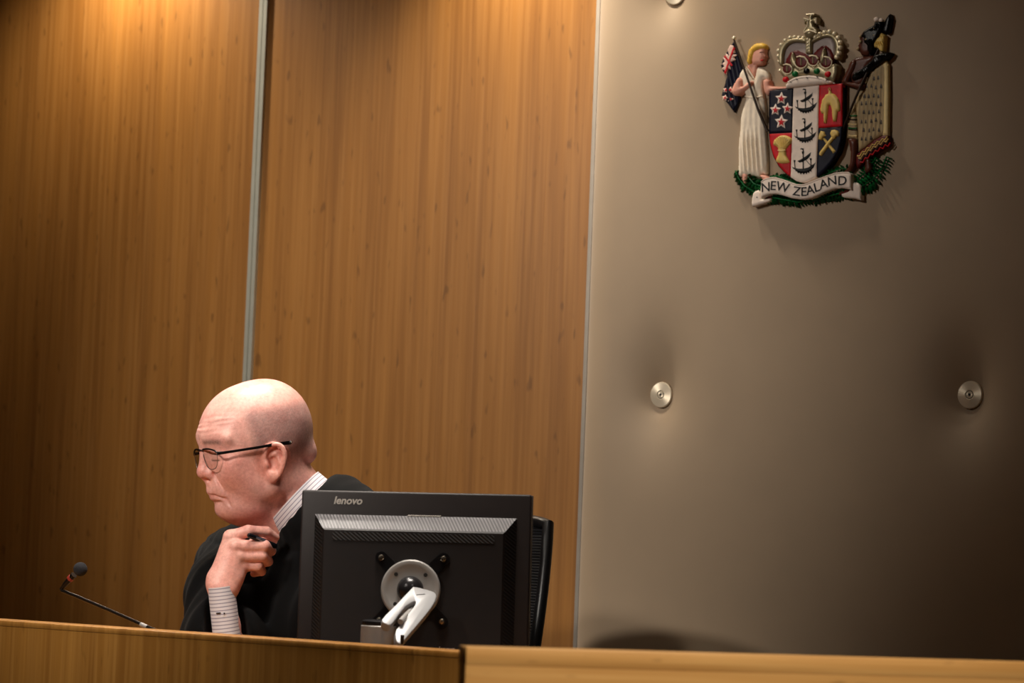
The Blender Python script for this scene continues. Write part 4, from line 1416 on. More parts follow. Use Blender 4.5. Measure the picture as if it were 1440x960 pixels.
def head(p):
    q = p @ HB
    q[:, 0] = np.where(q[:, 0] > 0, q[:, 0] / FX, q[:, 0])
    x, y, z = q[:, 0], q[:, 1], q[:, 2]
    ay = np.abs(y)
    qa = np.stack([x, ay, z], 1)
    d = ell(q, (0.0035, 0, 0.046), (0.1035, 0.0795, 0.0925))
    d = smin(d, ell(q, (-0.030, 0, 0.056), (0.0745, 0.0770, 0.0840)), 0.02)
    d = smin(d, ell(q, (0.050, 0, -0.004), (0.047, 0.058, 0.078)), 0.02)
    d = smin(d, ell(qa, (0.060, 0.037, -0.008), (0.030, 0.029, 0.034)), 0.015)
    d = smin(d, cone(qa, (0.055, 0.024, -0.072), (-0.002, 0.052, -0.048), 0.022, 0.021), 0.02)
    d = smin(d, ell(q, (0.065, 0, -0.077), (0.0245, 0.027, 0.0185)), 0.012)
    d = smin(d, ell(q, (0.026, 0, -0.080), (0.050, 0.054, 0.026)), 0.014)
    d = smin(d, ell(qa, (0.026, 0.048, -0.030), (0.036, 0.022, 0.036)), 0.016)
    # brow
    d = smin(d, cone(qa, (0.0975, 0.008, 0.053), (0.074, 0.056, 0.046), 0.0100, 0.0060), 0.016)
    # muzzle
    d = smin(d, ell(q, (0.066, 0, -0.040), (0.0350, 0.034, 0.028)), 0.014)
    # sockets and lids
    d = smax(d, -ell(qa, (0.1190, 0.039, 0.0200), (0.0260, 0.0290, 0.0200)), 0.010)
    d = smin(d, ell(qa, (0.0805, 0.0335, 0.0165), (0.0125, 0.0150, 0.0115)), 0.005)
    # nose
    d = smin(d, cone(q, (0.096, 0, 0.036), (0.1045, 0, -0.004), 0.0085, 0.0115), 0.010)
    d = smin(d, ell(q, (0.1065, 0, -0.0095), (0.0125, 0.0125, 0.0115)), 0.006)
    d = smin(d, ell(qa, (0.0955, 0.0125, -0.0135), (0.0120, 0.0078, 0.0098)), 0.005)
    d = smin(d, cone(q, (0.103, 0, -0.021), (0.095, 0, -0.031), 0.0055, 0.007), 0.006)
    d = smax(d, -ell(qa, (0.1035, 0.0068, -0.0230), (0.0058, 0.0036, 0.0042)), 0.003)
    # fold from the nose to the mouth corner, pouch below the eye
    d = smax(d, -cone(qa, (0.0930, 0.0205, -0.0130), (0.0815, 0.0375, -0.0500), 0.0026, 0.0020), 0.006)
    d = smin(d, ell(qa, (0.0800, 0.0340, 0.0015), (0.0110, 0.0170, 0.0050)), 0.006)
    # lips
    d = smin(d, cone(qa, (0.0955, 0.0, -0.0425), (0.0820, 0.0230, -0.0500), 0.0075, 0.0050), 0.006)
    d = smin(d, cone(qa, (0.0900, 0.0, -0.0565), (0.0800, 0.0210, -0.0565), 0.0072, 0.0045), 0.006)
    d = smax(d, -cone(qa, (0.1035, 0.0, -0.0500), (0.0945, 0.0150, -0.0510), 0.0012, 0.0012), 0.003)
    d = smax(d, -cone(qa, (0.0945, 0.0150, -0.0510), (0.0790, 0.0310, -0.0590), 0.0012, 0.0012), 0.004)
    d = smax(d, -cone(qa, (0.0960, 0.0, -0.0645), (0.0860, 0.0180, -0.0650), 0.0028, 0.0020), 0.007)
    d = smax(d, -cone(qa, (0.0790, 0.0310, -0.0600), (0.0700, 0.0360, -0.0740), 0.0014, 0.0008), 0.006)
    # lid crease, forehead lines, crow's feet
    d = smax(d, -cone(qa, (0.0945, 0.0230, 0.0220), (0.0875, 0.0470, 0.0190), 0.0008, 0.0006), 0.003)
    wz = np.clip((z - 0.053) / 0.006, 0, 1) * np.clip((0.093 - z) / 0.01, 0, 1) * np.clip((x - 0.045) / 0.02, 0, 1) * np.clip((0.066 - ay) / 0.012, 0, 1)
    zz = z - 0.05 * np.clip(ay - 0.01, 0, 1) ** 1.0 * 0.35 + 0.0012 * np.sin(y * 120 + z * 300)
    d = d + wz * 0.00055 * (0.6 + 0.5 * np.sin(y * 75 + z * 210)) * np.sin(zz * 2 * math.pi / 0.0082 + 0.8 * np.sin(z * 260))
    we = np.clip((0.030 - np.abs(z - 0.012)) / 0.015, 0, 1) * np.clip(1 - np.abs(x - 0.058) / 0.018, 0, 1) * np.clip((ay - 0.045) / 0.01, 0, 1)
    d = d + we * 0.0003 * np.sin((z + (0.07 - x) * (z - 0.014) * 14) * 2 * math.pi / 0.0075)
    return d


NB = np.array([0.112, 0.040, -0.112])     # base of the neck


def neck(p):
    d = cone(p, H(-0.024, 0, -0.015), NB, 0.060, 0.057)
    d = smin(d, cone(p, H(0.020, 0, -0.068), NB + np.array([-0.03, 0, -0.01]), 0.046, 0.044), 0.015)
    d = smin(d, cone(p, H(-0.082, -0.028, 0.006), H(-0.082, 0.030, 0.006), 0.0205, 0.0205), 0.003)
    return d


# ---- right hand under the chin
WR = L(311, 838, -0.098)
ELB = L(321, 926, -0.072)
FING = {
    'index': ([L(324, 755, -0.088), L(349, 746.5, -0.092), L(374, 747.5, -0.072), L(387, 755, -0.056)], [0.0118, 0.0104, 0.0092, 0.0078]),
    'middle': ([L(331, 768, -0.097), L(372, 767, -0.093), L(381, 774, -0.070), L(370, 779, -0.050)], [0.0114, 0.0098, 0.0088, 0.0076]),
    'ring': ([L(336, 782, -0.095), L(369, 781, -0.091), L(377, 789, -0.068), L(364, 793, -0.050)], [0.0108, 0.0094, 0.0084, 0.0074]),
    'little': ([L(342, 796, -0.088), L(363, 796, -0.085), L(368, 803, -0.066), L(357, 806, -0.052)], [0.0096, 0.0084, 0.0076, 0.0066]),
}
THUMB = [L(318, 812, -0.062), L(336, 780, -0.045), L(358, 764, -0.046), L(376, 757, -0.048)]


def hand(p):
    d = cone(p, ELB, L(319, 880, -0.088), 0.030, 0.0225)
    # the wrist is broader than deep
    d = smin(d, cone(p, L(319, 880, -0.088), L(312, 834, -0.096), 0.0225, 0.0200), 0.008)
    d = smin(d, cone(p, L(306, 836, -0.096), L(304, 812, -0.094), 0.0125, 0.0130), 0.010)
    d = smin(d, cone(p, L(319, 834, -0.096), L(327, 812, -0.092), 0.0125, 0.0150), 0.010)
    W = [L(304, 822, -0.092), L(309, 822, -0.098), L(316, 824, -0.098), L(324, 825, -0.092)]
    for w, (k, (ch, rr)) in zip(W, FING.items()):
        d = smin(d, cone(p, w, ch[0], 0.0165, rr[0] + 0.0006), 0.010)
    d = smin(d, cone(p, L(308, 815, -0.080), L(330, 778, -0.078), 0.020, 0.016), 0.012)
    for k, (ch, rr) in FING.items():
        g = cone(p, ch[0], ch[1], rr[0], rr[1])
        g = smin(g, cone(p, ch[1], ch[2], rr[1], rr[2]), 0.003)
        g = smin(g, cone(p, ch[2], ch[3], rr[2], rr[3]), 0.003)
        # knuckle
        dn = np.sqrt(((p - (ch[0] + np.array([0.0, -0.0035, 0.0015]))) ** 2).sum(1)) - rr[0] * 0.88
        g = smin(g, dn, 0.006)
        d = smin(d, g, 0.0028)
    g = cone(p, THUMB[0], THUMB[1], 0.015, 0.0115)
    g = smin(g, cone(p, THUMB[1], THUMB[2], 0.0115, 0.0105), 0.003)
    g = smin(g, cone(p, THUMB[2], THUMB[3], 0.0105, 0.0085), 0.003)
    return smin(d, g, 0.004)


# ---- trunk, arms and legs (under the robe)
TF = np.array([-SY, -CY, 0.0])            # the trunk faces the bench
TL = np.array([CY, -SY, 0.0])             # his left
CH = np.array([0.105, 0.085, -0.26])
HP = np.array([0.150, 0.195, DAIS + 0.665 - JO.z])
SHR, SHL = np.array([-0.045, 0.165, -0.185]), np.array([0.255, -0.055, -0.155])
ELBL = np.array([0.30, -0.125, ZD + 0.095 - JO.z])
HNDL = np.array([0.235, -0.285, ZD + 0.072 - JO.z])


def trunk(p):
    d = cone(p, NB + np.array([0, 0.01, -0.05]), CH, 0.070, 0.100)
    for s in (-1, 1):
        d = smin(d, cone(p, CH + TL * 0.065 * s + np.array([0, 0, 0.03]), HP + TL * 0.075 * s, 0.100, 0.125), 0.04)
        hip = HP + TL * 0.10 * s + np.array([0, 0, -0.085])
        kn = hip + TF * 0.36 + np.array([0, 0, -0.015])
        an = np.array([kn[0] + 0.01, kn[1] + 0.02, DAIS + 0.09 - JO.z])
        d = smin(d, cone(p, hip, kn, 0.085, 0.060), 0.03)
        d = smin(d, cone(p, kn, an, 0.056, 0.040), 0.02)
        d = smin(d, cone(p, an + np.array([0, 0, -0.045]), an + TF * 0.17 + np.array([0, 0, -0.055]), 0.042, 0.030), 0.02)
    d = smin(d, cone(p, NB + np.array([0, 0, -0.05]), SHL, 0.050, 0.052), 0.04)
    d = smin(d, cone(p, NB + np.array([0, 0, -0.06]), SHR, 0.050, 0.052), 0.04)
    d = smin(d, cone(p, SHR, ELB, 0.050, 0.042), 0.02)
    d = smin(d, cone(p, SHL, ELBL, 0.050, 0.040), 0.02)
    d = smin(d, cone(p, ELBL, HNDL, 0.038, 0.026), 0.02)
    e = HNDL + np.array([-0.05, -0.01, 0])
    d = smin(d, cone(p, HNDL, e, 0.026, 0.024), 0.015)
    for k in range(4):
        a = e + np.array([-0.005, -0.030 + 0.020 * k, -0.002])
        b = a + np.array([-0.045 - 0.008 * (k in (1, 2)), 0.004 * (k - 1.5), -0.002])
        d = smin(d, cone(p, a, b, 0.0095, 0.0085), 0.005)
        d = smin(d, cone(p, b, b + np.array([-0.022, 0, -0.022]), 0.0085, 0.007), 0.004)
    d = smin(d, cone(p, HNDL + np.array([-0.01, 0.02, 0]), HNDL + np.array([-0.055, 0.062, -0.012]), 0.012, 0.009), 0.006)
    return d


BIG = 1.0


def boxed(fn, lo, hi):
    lo, hi = np.array(lo), np.array(hi)

    def g(p):
        c = np.maximum(np.maximum(lo - p, p - hi), 0)
        dd = np.sqrt((c * c).sum(1))
        out = dd + 0.03
        near = dd < 0.03
        if near.any():
            out[near] = fn(p[near])
        return out
    return g


b_head = boxed(head, (-0.14, -0.14, -0.14), (0.13, 0.14, 0.16))
b_ear = boxed(ear, EC - 0.05, EC + 0.05)
b_hand = boxed(hand, (-0.11, -0.17, -0.46), (0.07, 0.02, -0.085))


def body(p):
    d = smin(b_head(p), b_ear(p), 0.005)
    d = smin(d, neck(p), 0.018)
    d = smin(d, trunk(p), 0.012)
    return np.minimum(d, smin(b_hand(p), d, 0.002))


ax_r = axis(-0.20, (-0.13, 0.008), (0.13, 0.0020), (0.50, 0.008))
ax_f = axis(-0.62, (-0.14, 0.008), (0.10, 0.0022), (0.46, 0.008))
ax_u = axis(DAIS - 0.02 - JO.z, (-0.245, 0.010), (0.16, 0.0020))
V, Q = nets(body, ax_r, ax_f, ax_u)


def skin_colours(V):
    q = V @ HB
    q[:, 0] = np.where(q[:, 0] > 0, q[:, 0] / FX, q[:, 0])
    x, y, z = q[:, 0], q[:, 1], q[:, 2]
    ay = np.abs(y)
    base = np.array(lin((242, 184, 170)))
    C = np.tile(base, (len(V), 1))

    def blend(mask, rgb):
        m = np.clip(mask, 0, 1)[:, None]
        C[:] = C * (1 - m) + np.array(lin(rgb)) * m

    def blob(c, r, sh=1.0, a=ay):
        return np.exp(-((x - c[0]) ** 2 / r[0] ** 2 + (a - c[1]) ** 2 / r[1] ** 2 + (z - c[2]) ** 2 / r[2] ** 2) * sh)

    inhead = (z > -0.13) & (V[:, 2] > -0.12) & (np.abs(x) < 0.16) & (ay < 0.12)
    ih = inhead.astype(float)
    n1 = np.sin(x * 410 + 3 * np.sin(z * 300)) * np.sin(z * 370 + 2 * np.sin(y * 280))
    n2 = RNG.random(len(V))
    blend(ih * 0.45 * blob((0.062, 0.055, -0.012), (0.04, 0.03, 0.035)), (206, 122, 108))
    blend(ih * 0.55 * blob((0.11, 0, -0.008), (0.022, 0.022, 0.022)), (208, 118, 104))
    blend(ih * 0.40 * blob((0.07, 0.04, -0.10), (0.05, 0.05, 0.03)), (206, 128, 116))
    de = np.sqrt(((V - EC) ** 2).sum(1))
    blend(0.45 * np.clip((0.042 - de) / 0.012, 0, 1), (222, 140, 118))
    # cropped hair: horseshoe round the back and sides
    hair = np.clip((0.042 - x + 0.25 * (z - 0.05)) / 0.018, 0, 1) * np.clip((0.098 - z + 0.10 * np.clip(-x, 0, 1)) / 0.018, 0, 1) * np.clip((z + 0.010 + 0.10 * x) / 0.022, 0, 1)
    hair *= np.clip((ay - 0.030) / 0.03, 0, 1) * (x > -0.04) + (x <= -0.04)
    blend(ih * np.clip(hair * (0.58 + 0.30 * (n2 - 0.5)), 0, 1) * (de > 0.036), (140, 116, 114))
    # shaven beard area
    beard = np.clip((-0.012 - z - 0.15 * np.clip(x, 0, 1)) / 0.03, 0, 1) * np.clip((x - 0.0) / 0.02, 0, 1)
    blend(ih * beard * (0.16 + 0.10 * (n2 - 0.5)), (150, 116, 112))
    # lips, brows, lash line
    blend(ih * 0.55 * blob((0.093, 0.0, -0.050), (0.016, 0.024, 0.0075)), (186, 104, 98))
    brow = np.exp(-((z - (0.0425 - 0.14 * np.clip(ay - 0.035, 0, 1))) / 0.0042) ** 2) * np.clip((ay - 0.012) / 0.006, 0, 1) * np.clip((0.056 - ay) / 0.008, 0, 1) * (x > 0.06)
    blend(ih * brow * (0.70 + 0.4 * (n2 - 0.5)), (112, 88, 78))
    lash = np.exp(-((z - (0.0095 + 0.25 * np.clip(0.03 - ay, 0, 1))) / 0.0013) ** 2) * np.clip((ay - 0.021) / 0.004, 0, 1) * np.clip((0.048 - ay) / 0.004, 0, 1) * (x > 0.07)
    blend(ih * lash * 0.9, (84, 52, 46))
    # redder knuckles, freckles
    for k, (ch, rr) in FING.items():
        for c, a in ((ch[0], 0.30), (ch[1], 0.30)):
            dd = ((V - c) ** 2).sum(1)
            blend(a * np.exp(-dd / 0.011 ** 2), (204, 126, 104))
    C *= (1 + 0.035 * n1 + 0.05 * (n2 - 0.5))[:, None]
    return np.clip(C, 0, 1)


M_SKIN = mat('skin', (222, 166, 146), 0.42, 0, 0, 1, 0.10, 700, 0.0, 0.42, 0.0, 0.06)
ntk = M_SKIN.node_tree
at = ntk.nodes.new('ShaderNodeAttribute')
at.attribute_name = 'skin_tone'
tck = ntk.nodes.new('ShaderNodeTexCoord')
prev = at.outputs['Color']
for sc_, lo_c, hi_c, amt in ((55, (0.92, 0.74, 0.73), (1.06, 1.05, 1.05), 0.55), (210, (0.86, 0.76, 0.74), (1.08, 1.08, 1.07), 0.5), (900, (0.84, 0.80, 0.80), (1.10, 1.10, 1.10), 0.5)):
    nn = ntk.nodes.new('ShaderNodeTexNoise')
    nn.inputs['Scale'].default_value = sc_
    nn.inputs['Detail'].default_value = 3
    ntk.links.new(tck.outputs['Object'], nn.inputs['Vector'])
    rr = ntk.nodes.new('ShaderNodeValToRGB')
    rr.color_ramp.elements[0].position, rr.color_ramp.elements[1].position = 0.35, 0.62
    rr.color_ramp.elements[0].color, rr.color_ramp.elements[1].color = (*lo_c, 1), (*hi_c, 1)
    ntk.links.new(nn.outputs['Fac'], rr.inputs['Fac'])
    mx = ntk.nodes.new('ShaderNodeMix')
    mx.data_type, mx.blend_type = 'RGBA', 'MULTIPLY'
    mx.inputs[0].default_value = amt
    sa = [q for q in mx.inputs if q.type == 'RGBA']
    ntk.links.new(prev, sa[0])
    ntk.links.new(rr.outputs['Color'], sa[1])
    prev = [q for q in mx.outputs if q.type == 'RGBA'][0]
ntk.links.new(prev, ntk.nodes['Principled BSDF'].inputs['Base Color'])
ntk.nodes['Principled BSDF'].inputs['Subsurface Radius'].default_value = (0.012, 0.005, 0.003)
ntk.nodes['Principled BSDF'].inputs['Subsurface Scale'].default_value = 0.6
bodyo = mesh_np('body', V + np.array([0, 0, JZ]), Q, M_SKIN, judge, True)
ca = bodyo.data.color_attributes.new('skin_tone', 'FLOAT_COLOR', 'POINT')
cc = np.ones((len(V), 4), np.float32)
cc[:, :3] = skin_colours(V)
if len(bodyo.data.vertices) == len(V):
    ca.data.foreach_set('color', cc.ravel())
JOFF = np.array([0, 0, JZ])

# ---- robe
M_ROBE = mat('black_robe', (9, 9, 10), 0.9, 0, 0.12, 500, 0.3, 1400, 0, 0.12, 0.04)
NAX = np.array([0.76, 0.0, -0.65])         # down the neck
CC = np.array([0.069, 0.012, -0.064])      # middle of the collar's upper edge


def robe(p):
    d = cone(p, NB + np.array([0.01, 0.01, -0.055]), CH, 0.090, 0.130)
    d = smin(d, cone(p, CC + NAX * 0.055, CC + NAX * 0.085, 0.074, 0.085), 0.02)
    for s in (-1, 1):
        d = smin(d, cone(p, CH + TL * 0.06 * s + np.array([0, 0, 0.01]), HP + TL * 0.08 * s, 0.125, 0.150), 0.05)
    d = smin(d, cone(p, L(478, 711, 0.050), SHL, 0.056, 0.066), 0.03)          # gathered yoke at his left
    d = smin(d, cone(p, L(345, 775, 0.110), SHR, 0.055, 0.062), 0.03)
    d = smin(d, cone(p, SHR, L(318, 830, 0.04), 0.062, 0.066), 0.03)           # right sleeve, wide and slack
    d = smin(d, cone(p, L(318, 830, 0.04), L(312, 893, -0.045), 0.062, 0.073), 0.03)
    d = smin(d, cone(p, SHL, ELBL, 0.080, 0.078), 0.03)
    d = smin(d, cone(p, ELBL, HNDL * 0.55 + ELBL * 0.45, 0.074, 0.066), 0.03)
    hip = HP + np.array([0, 0, -0.095])
    for s in (-1, 1):
        d = smin(d, cone(p, hip + TL * 0.10 * s, hip + TL * 0.12 * s + TF * 0.37, 0.100, 0.085), 0.04)
        k = hip + TL * 0.12 * s + TF * 0.38
        d = smin(d, cone(p, k, np.array([k[0], k[1], DAIS + 0.16 - JO.z]), 0.085, 0.095), 0.04)
    # pleats
    t = p @ TL
    v = p @ TF
    zz = np.clip((-0.13 - p[:, 2]) / 0.06, 0, 1)
    d = d + zz * (0.0026 * np.sin(t * 150 + 2.4 * np.sin(p[:, 2] * 14) + v * 40) + 0.0026 * np.sin(t * 70 - p[:, 2] * 34 + 1.3 + 2 * np.sin(v * 22)))
    d = d + (1 - zz) * 0.0008 * np.sin(t * 240 + p[:, 2] * 80)
    # seam of the yoke
    d = d + 0.0022 * np.exp(-((p[:, 2] + 0.150 + 0.04 * t) / 0.0028) ** 2)
    # opening for neck and collar: a round hole above the collar's lower edge
    ax = (p - CC) @ NAX
    rad = np.sqrt(np.maximum(((p - CC) ** 2).sum(1) - ax * ax, 0))
    d = smax(d, -np.maximum(ax - 0.018, rad - 0.098), 0.008)
    # mouth of the right sleeve
    d = smax(d, -cone(p, L(309, 800, -0.105), L(322, 915, -0.105), 0.034, 0.042), 0.005)
    return d


vr, qr = nets(robe, axis(-0.28, (0.48, 0.0045)), axis(-0.42, (0.44, 0.0060)), axis(DAIS + 0.05 - JO.z, (-0.42, 0.012), (0.05, 0.0042)))
mesh_np('robe', vr + JOFF, qr, M_ROBE, judge, True)
# yoke seam across the front
# ---- shirt: collar and cuff
M_SHIRT = stripes('striped_shirt', (226, 220, 224), (128, 118, 140), (0, 0, 1), 0.0062, 0.22, 0.75, None, 0.10)


def band(name, c0, c1, r0, r1, thick, m, parent, squash=(1, 1), ref=None, seg=72, rows=10, gap=None, flare=0.0):
    """a cloth tube from c0 to c1 with an open top and bottom; returns the object, its own z axis along the tube"""
    c0, c1 = Vector(c0), Vector(c1)
    ax = (c1 - c0)
    ln = ax.length
    ax.normalize()
    rx_ = Vector(ref) - ax * ax.dot(Vector(ref)) if ref is not None else ax.orthogonal()
    rx_.normalize()
    ry_ = ax.cross(rx_)
    bm = bmesh.new()
    outer, inner = [], []
    for layer, rad in ((outer, 0.0), (inner, -thick)):
        for i in range(rows + 1):
            t = i / rows
            r = r0 + (r1 - r0) * t + rad + flare * (1 - t) ** 3
            ring = []
            for k in range(seg):
                a = 2 * math.pi * k / seg
                ring.append(bm.verts.new((r * squash[0] * math.cos(a), r * squash[1] * math.sin(a), ln * t)))
            layer.append(ring)
    for lay in (outer, inner):
        for a, b in zip(lay, lay[1:]):
            for k in range(seg):
                f = (a[k], a[(k + 1) % seg], b[(k + 1) % seg], b[k])
                bm.faces.new(f if lay is outer else f[::-1])
    for i in (0, -1):
        a, b = outer[i], inner[i]
        for k in range(seg):
            bm.faces.new((a[k], b[k], b[(k + 1) % seg], a[(k + 1) % seg]))
    bmesh.ops.recalc_face_normals(bm, faces=bm.faces[:])
    me = bpy.data.meshes.new(name)
    bm.to_mesh(me)
    bm.free()
    o = link(name, me, m, parent, True, 50)
    R = Matrix((rx_, ry_, ax)).transposed().to_4x4()
    o.matrix_local = Matrix.Translation(c0) @ R
    return o


cdir = Vector(-NAX).normalized()
cc0 = Vector(CC + JOFF)
collar = band('shirt_collar', cc0 - cdir * 0.026, cc0 + cdir * 0.002, 0.0655, 0.0640, 0.003, M_SHIRT, judge, (1, 1), (0, -1, 0), 80, 10)
cw0, cw1 = Vector(L(321, 912, -0.090) + JOFF), Vector(L(311, 824, -0.097) + JOFF)
cuff = band('shirt_cuff', cw0, cw1, 0.0262, 0.0250, 0.0018, M_SHIRT, judge, (0.92, 1.0), (1, 0, 0), 64, 14)
# overlap of the cuff, its buttonhole and button
ci = cuff.matrix_local.inverted()


def cuf(px, py, f):
    return ci @ Vector(L(px, py, f) + JOFF)


cl = (cw1 - cw0).length
M_BTN = mat('shirt_button', (40, 34, 44), 0.35, 0, 0.05, 90)
lap = MB()
pr = []
for i in range(11):
    t = i / 10
    r = 0.0262 + (0.0250 - 0.0262) * t + 0.0006
    pr.append(r)
for a0, a1 in ((2.30, 3.55),):
    rows = []
    for layer in (0.0, -0.0012):
        rr = []
        for i in range(11):
            t = i / 10
            aa = a0 + 0.10 * math.sin(t * 2.2)
            rr.append([lap.bm.verts.new(((pr[i] + layer) * 0.92 * math.cos(aa + (a1 - aa) * j / 16), (pr[i] + layer) * math.sin(aa + (a1 - aa) * j / 16), cl * (0.02 + 0.98 * t))) for j in range(17)])
        rows.append(rr)
    A, B = rows
    for i in range(10):
        for j in range(16):
            lap.bm.faces.new((A[i][j], A[i][j + 1], A[i + 1][j + 1], A[i + 1][j]))
            lap.bm.faces.new((B[i][j], B[i + 1][j], B[i + 1][j + 1], B[i][j + 1]))
        for j in (0, 16):
            lap.bm.faces.new((A[i][j], A[i + 1][j], B[i + 1][j], B[i][j]))
    for i in (0, 10):
        for j in range(16):
            lap.bm.faces.new((A[i][j], B[i][j], B[i][j + 1], A[i][j + 1]))
lapo = lap.build('cuff_overlap', M_SHIRT, cuff)
# which way the camera lies, in the cuff's own axes
vdir = (ci.to_3x3() @ Vector((0, -1, 0))).normalized()
va = math.atan2(vdir.y, vdir.x)
lapo.rotation_euler = (0, 0, va - 2.80)
for da, tz, w, h in ((-0.30, 0.60, 0.0040, 0.0010), (0.12, 0.585, 0.0013, 0.0013)):
    a = va + da
    r = 0.0264
    M = Matrix.Translation((r * 0.92 * math.cos(a), r * math.sin(a), cl * tz)) @ Matrix.Rotation(a + math.pi / 2, 4, 'Z')
    MB().box((-w, -0.0012, -h), (w, 0.0016, h), 0.0004, 2, M).build('button', M_BTN, cuff)

# ---- eyeglasses
M_RIM = mat('black_frame', (16, 14, 14), 0.28, 0.2, 0.05, 60)
M_WIRE = mat('silver_wire', (120, 112, 108), 0.3, 0.9, 0.05, 60)
M_LENS = bpy.data.materials.new('lens_glass')
M_LENS.use_nodes = True
nl = M_LENS.node_tree
nl.nodes.clear()
no, nm, ntr, ngl = [nl.nodes.new('ShaderNode' + k) for k in ('OutputMaterial', 'MixShader', 'BsdfTransparent', 'BsdfGlossy')]
nfr = nl.nodes.new('ShaderNodeLayerWeight')
npw = nl.nodes.new('ShaderNodeMath')
npw.operation = 'POWER'
npw.inputs[1].default_value = 4.0
nml = nl.nodes.new('ShaderNodeMath')
nml.operation = 'MULTIPLY_ADD'
nml.inputs[1].default_value, nml.inputs[2].default_value = 0.5, 0.04
ngl.inputs['Roughness'].default_value = 0.03
ntr.inputs['Color'].default_value = (0.97, 0.97, 0.96, 1)
nl.links.new(nfr.outputs['Facing'], npw.inputs[0])
nl.links.new(npw.outputs[0], nml.inputs[0])
nl.links.new(nml.outputs[0], nm.inputs[0])
nl.links.new(ntr.outputs[0], nm.inputs[1])
nl.links.new(ngl.outputs[0], nm.inputs[2])
nl.links.new(nm.outputs[0], no.inputs['Surface'])
gls = bpy.data.objects.new('eyeglasses', None)
COL.objects.link(gls)
gls.parent = judge


def hv(x, y, z):
    return Vector(H(x, y, z) + JOFF)


def lens_edge(s):
    """outline of one lens (s = +1 his left), as head coordinates"""
    out = []
    for y, z in ((0.0105, 0.0290), (0.022, 0.0305), (0.036, 0.0300), (0.050, 0.0275), (0.0590, 0.0235), (0.0600, 0.0160), (0.0575, 0.0070), (0.0510, -0.0020), (0.0400, -0.0050), (0.0290, -0.0040), (0.0190, 0.0020), (0.0130, 0.0130), (0.0105, 0.0220)):
        out.append((y, z))
    out = smooth_loop(out, 3)
    return [(0.1085 - 0.0022 * (max(y - 0.01, 0.0) / 0.02) ** 1.5 - 0.10 * (0.03 - z) * 0.5, s * y, z) for y, z in out]


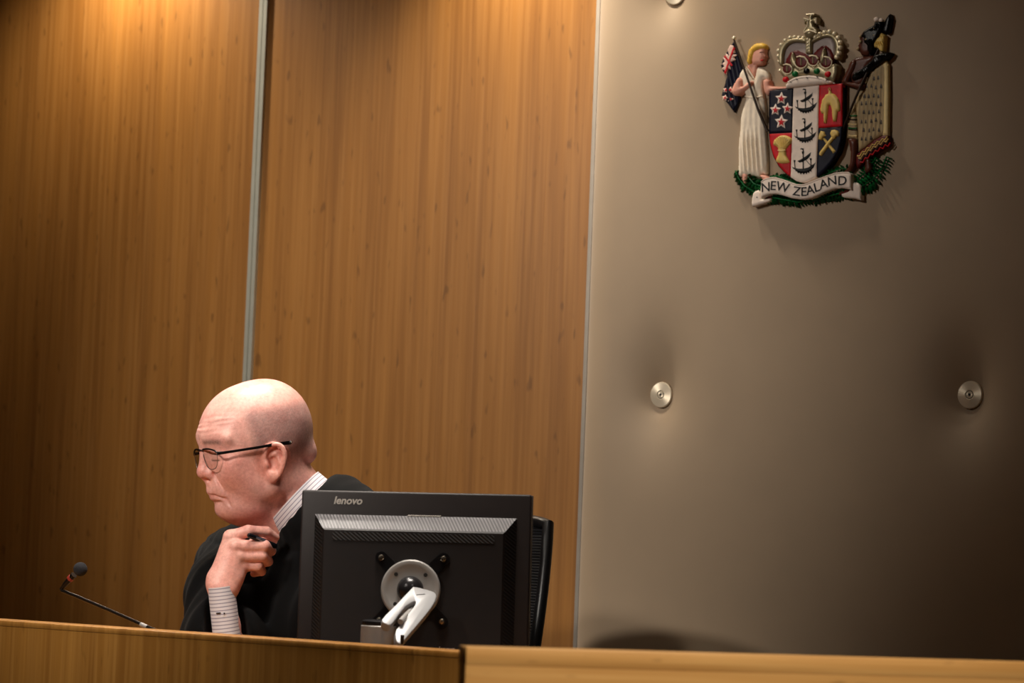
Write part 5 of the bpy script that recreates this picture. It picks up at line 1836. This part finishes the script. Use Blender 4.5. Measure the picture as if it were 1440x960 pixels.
for s in (1, -1):
    e = lens_edge(s)
    bm = bmesh.new()
    fr = [bm.verts.new(hv(*p)) for p in e]
    bkv = [bm.verts.new(hv(p[0] - 0.0016, p[1], p[2])) for p in e]
    n = len(e)
    bm.faces.new(fr)
    bm.faces.new(bkv[::-1])
    for k in range(n):
        bm.faces.new((fr[k], bkv[k], bkv[(k + 1) % n], fr[(k + 1) % n]))
    bmesh.ops.triangulate(bm, faces=[f for f in bm.faces if len(f.verts) > 4])
    bmesh.ops.recalc_face_normals(bm, faces=bm.faces[:])
    me = bpy.data.meshes.new('lens')
    bm.to_mesh(me)
    bm.free()
    link('lens', me, M_LENS, gls)
    top = [p for p in e if p[2] > 0.0225 and (p[2] > 0.026 or abs(p[1]) > 0.03)]
    top.sort(key=lambda p: abs(p[1]))
    MB().tube([hv(p[0] - 0.0008, p[1], p[2] + 0.0006) for p in top], 0.0016, 10).build('upper_rim', M_RIM, gls)
    low = [p for p in e if p[2] <= 0.0240]
    low.sort(key=lambda p: math.atan2(p[1] * s - 0.035, -(p[2] - 0.0145)))
    MB().tube([hv(p[0] - 0.0008, p[1], p[2]) for p in low], 0.0006, 8).build('lower_rim', M_WIRE, gls)
    # temple: hinge, arm, tip
    tpts = [(0.0985, 0.0595, 0.0225), (0.0980, 0.0660, 0.0225), (0.0900, 0.0705, 0.0225), (0.0600, 0.0765, 0.0238), (0.0200, 0.0840, 0.0257), (-0.0100, 0.0865, 0.0278), (-0.0350, 0.0865, 0.0276)]
    tb_ = MB()
    rings = []
    for (x, y, z), hgt in zip(tpts, (0.0022, 0.0028, 0.0024, 0.0022, 0.0023, 0.0028, 0.0034)):
        y = s * y
        rings.append([tb_.bm.verts.new(hv(x, y + a * 0.0011, z + b * hgt)) for a, b in ((1, .6), (.6, 1), (-.6, 1), (-1, .6), (-1, -.6), (-.6, -1), (.6, -1), (1, -.6))])
    for a, b in zip(rings, rings[1:]):
        for k in range(8):
            tb_.bm.faces.new((a[k], a[(k + 1) % 8], b[(k + 1) % 8], b[k]))
    tb_.bm.faces.new(rings[0])
    tb_.bm.faces.new(rings[-1])
    tm = tb_.build('temple', M_RIM, gls)
    MB().ball(hv(-0.0350, s * 0.0866, 0.0276), 0.0031, 14, (1, 1, 1)).build('temple_tip', M_RIM, gls)
    MB().ball(hv(-0.0355, s * 0.0892, 0.0278), 0.0011, 10).build('rivet', M_STEEL, gls)
MB().tube([hv(0.1080, 0.0105, 0.0285), hv(0.1125, 0.004, 0.0310), hv(0.1125, -0.004, 0.0310), hv(0.1080, -0.0105, 0.0285)], 0.0011, 10).build('bridge', M_RIM, gls)

# ---- pen held between the fingers
pn0, pn1 = L(359, 756, -0.102), L(388, 768, -0.078)
M_PEN = mat('pen_barrel', (16, 18, 24), 0.18, 0.3, 0.05, 60)
M_GLINT = mat('barrel_glint', (128, 146, 172), 0.25, 0.9, 0.05, 60)  # pale blue colour for the highlight on the barrel
pb = Vector(pn0)
pw = judge.matrix_basis @ Vector(pn0 + JOFF)
bpy.context.view_layer.update()
pen = thing('pen', 'short dark pen held between the fingers under the chin', 'pen', judge.matrix_world @ Vector(pn0 + JOFF), math.radians(YAW))
dv = Vector(pn1 - pn0)
MB().tube([dv * t for t in (-0.35, -0.3, 0, 0.5, 0.9, 1.0, 1.03)], [0.0030, 0.0044, 0.0048, 0.0050, 0.0048, 0.0040, 0.002], 20).build('barrel', M_PEN, pen)
sd = Vector((0, -0.0052, 0.0012))
MB().tube([dv * 0.05 + sd, dv * 0.35 + sd * 1.15, dv * 0.62 + sd], [0.0016, 0.0030, 0.0016], 12).build('clip', M_GLINT, pen)  # raised sliver standing in for the barrel's blue highlight
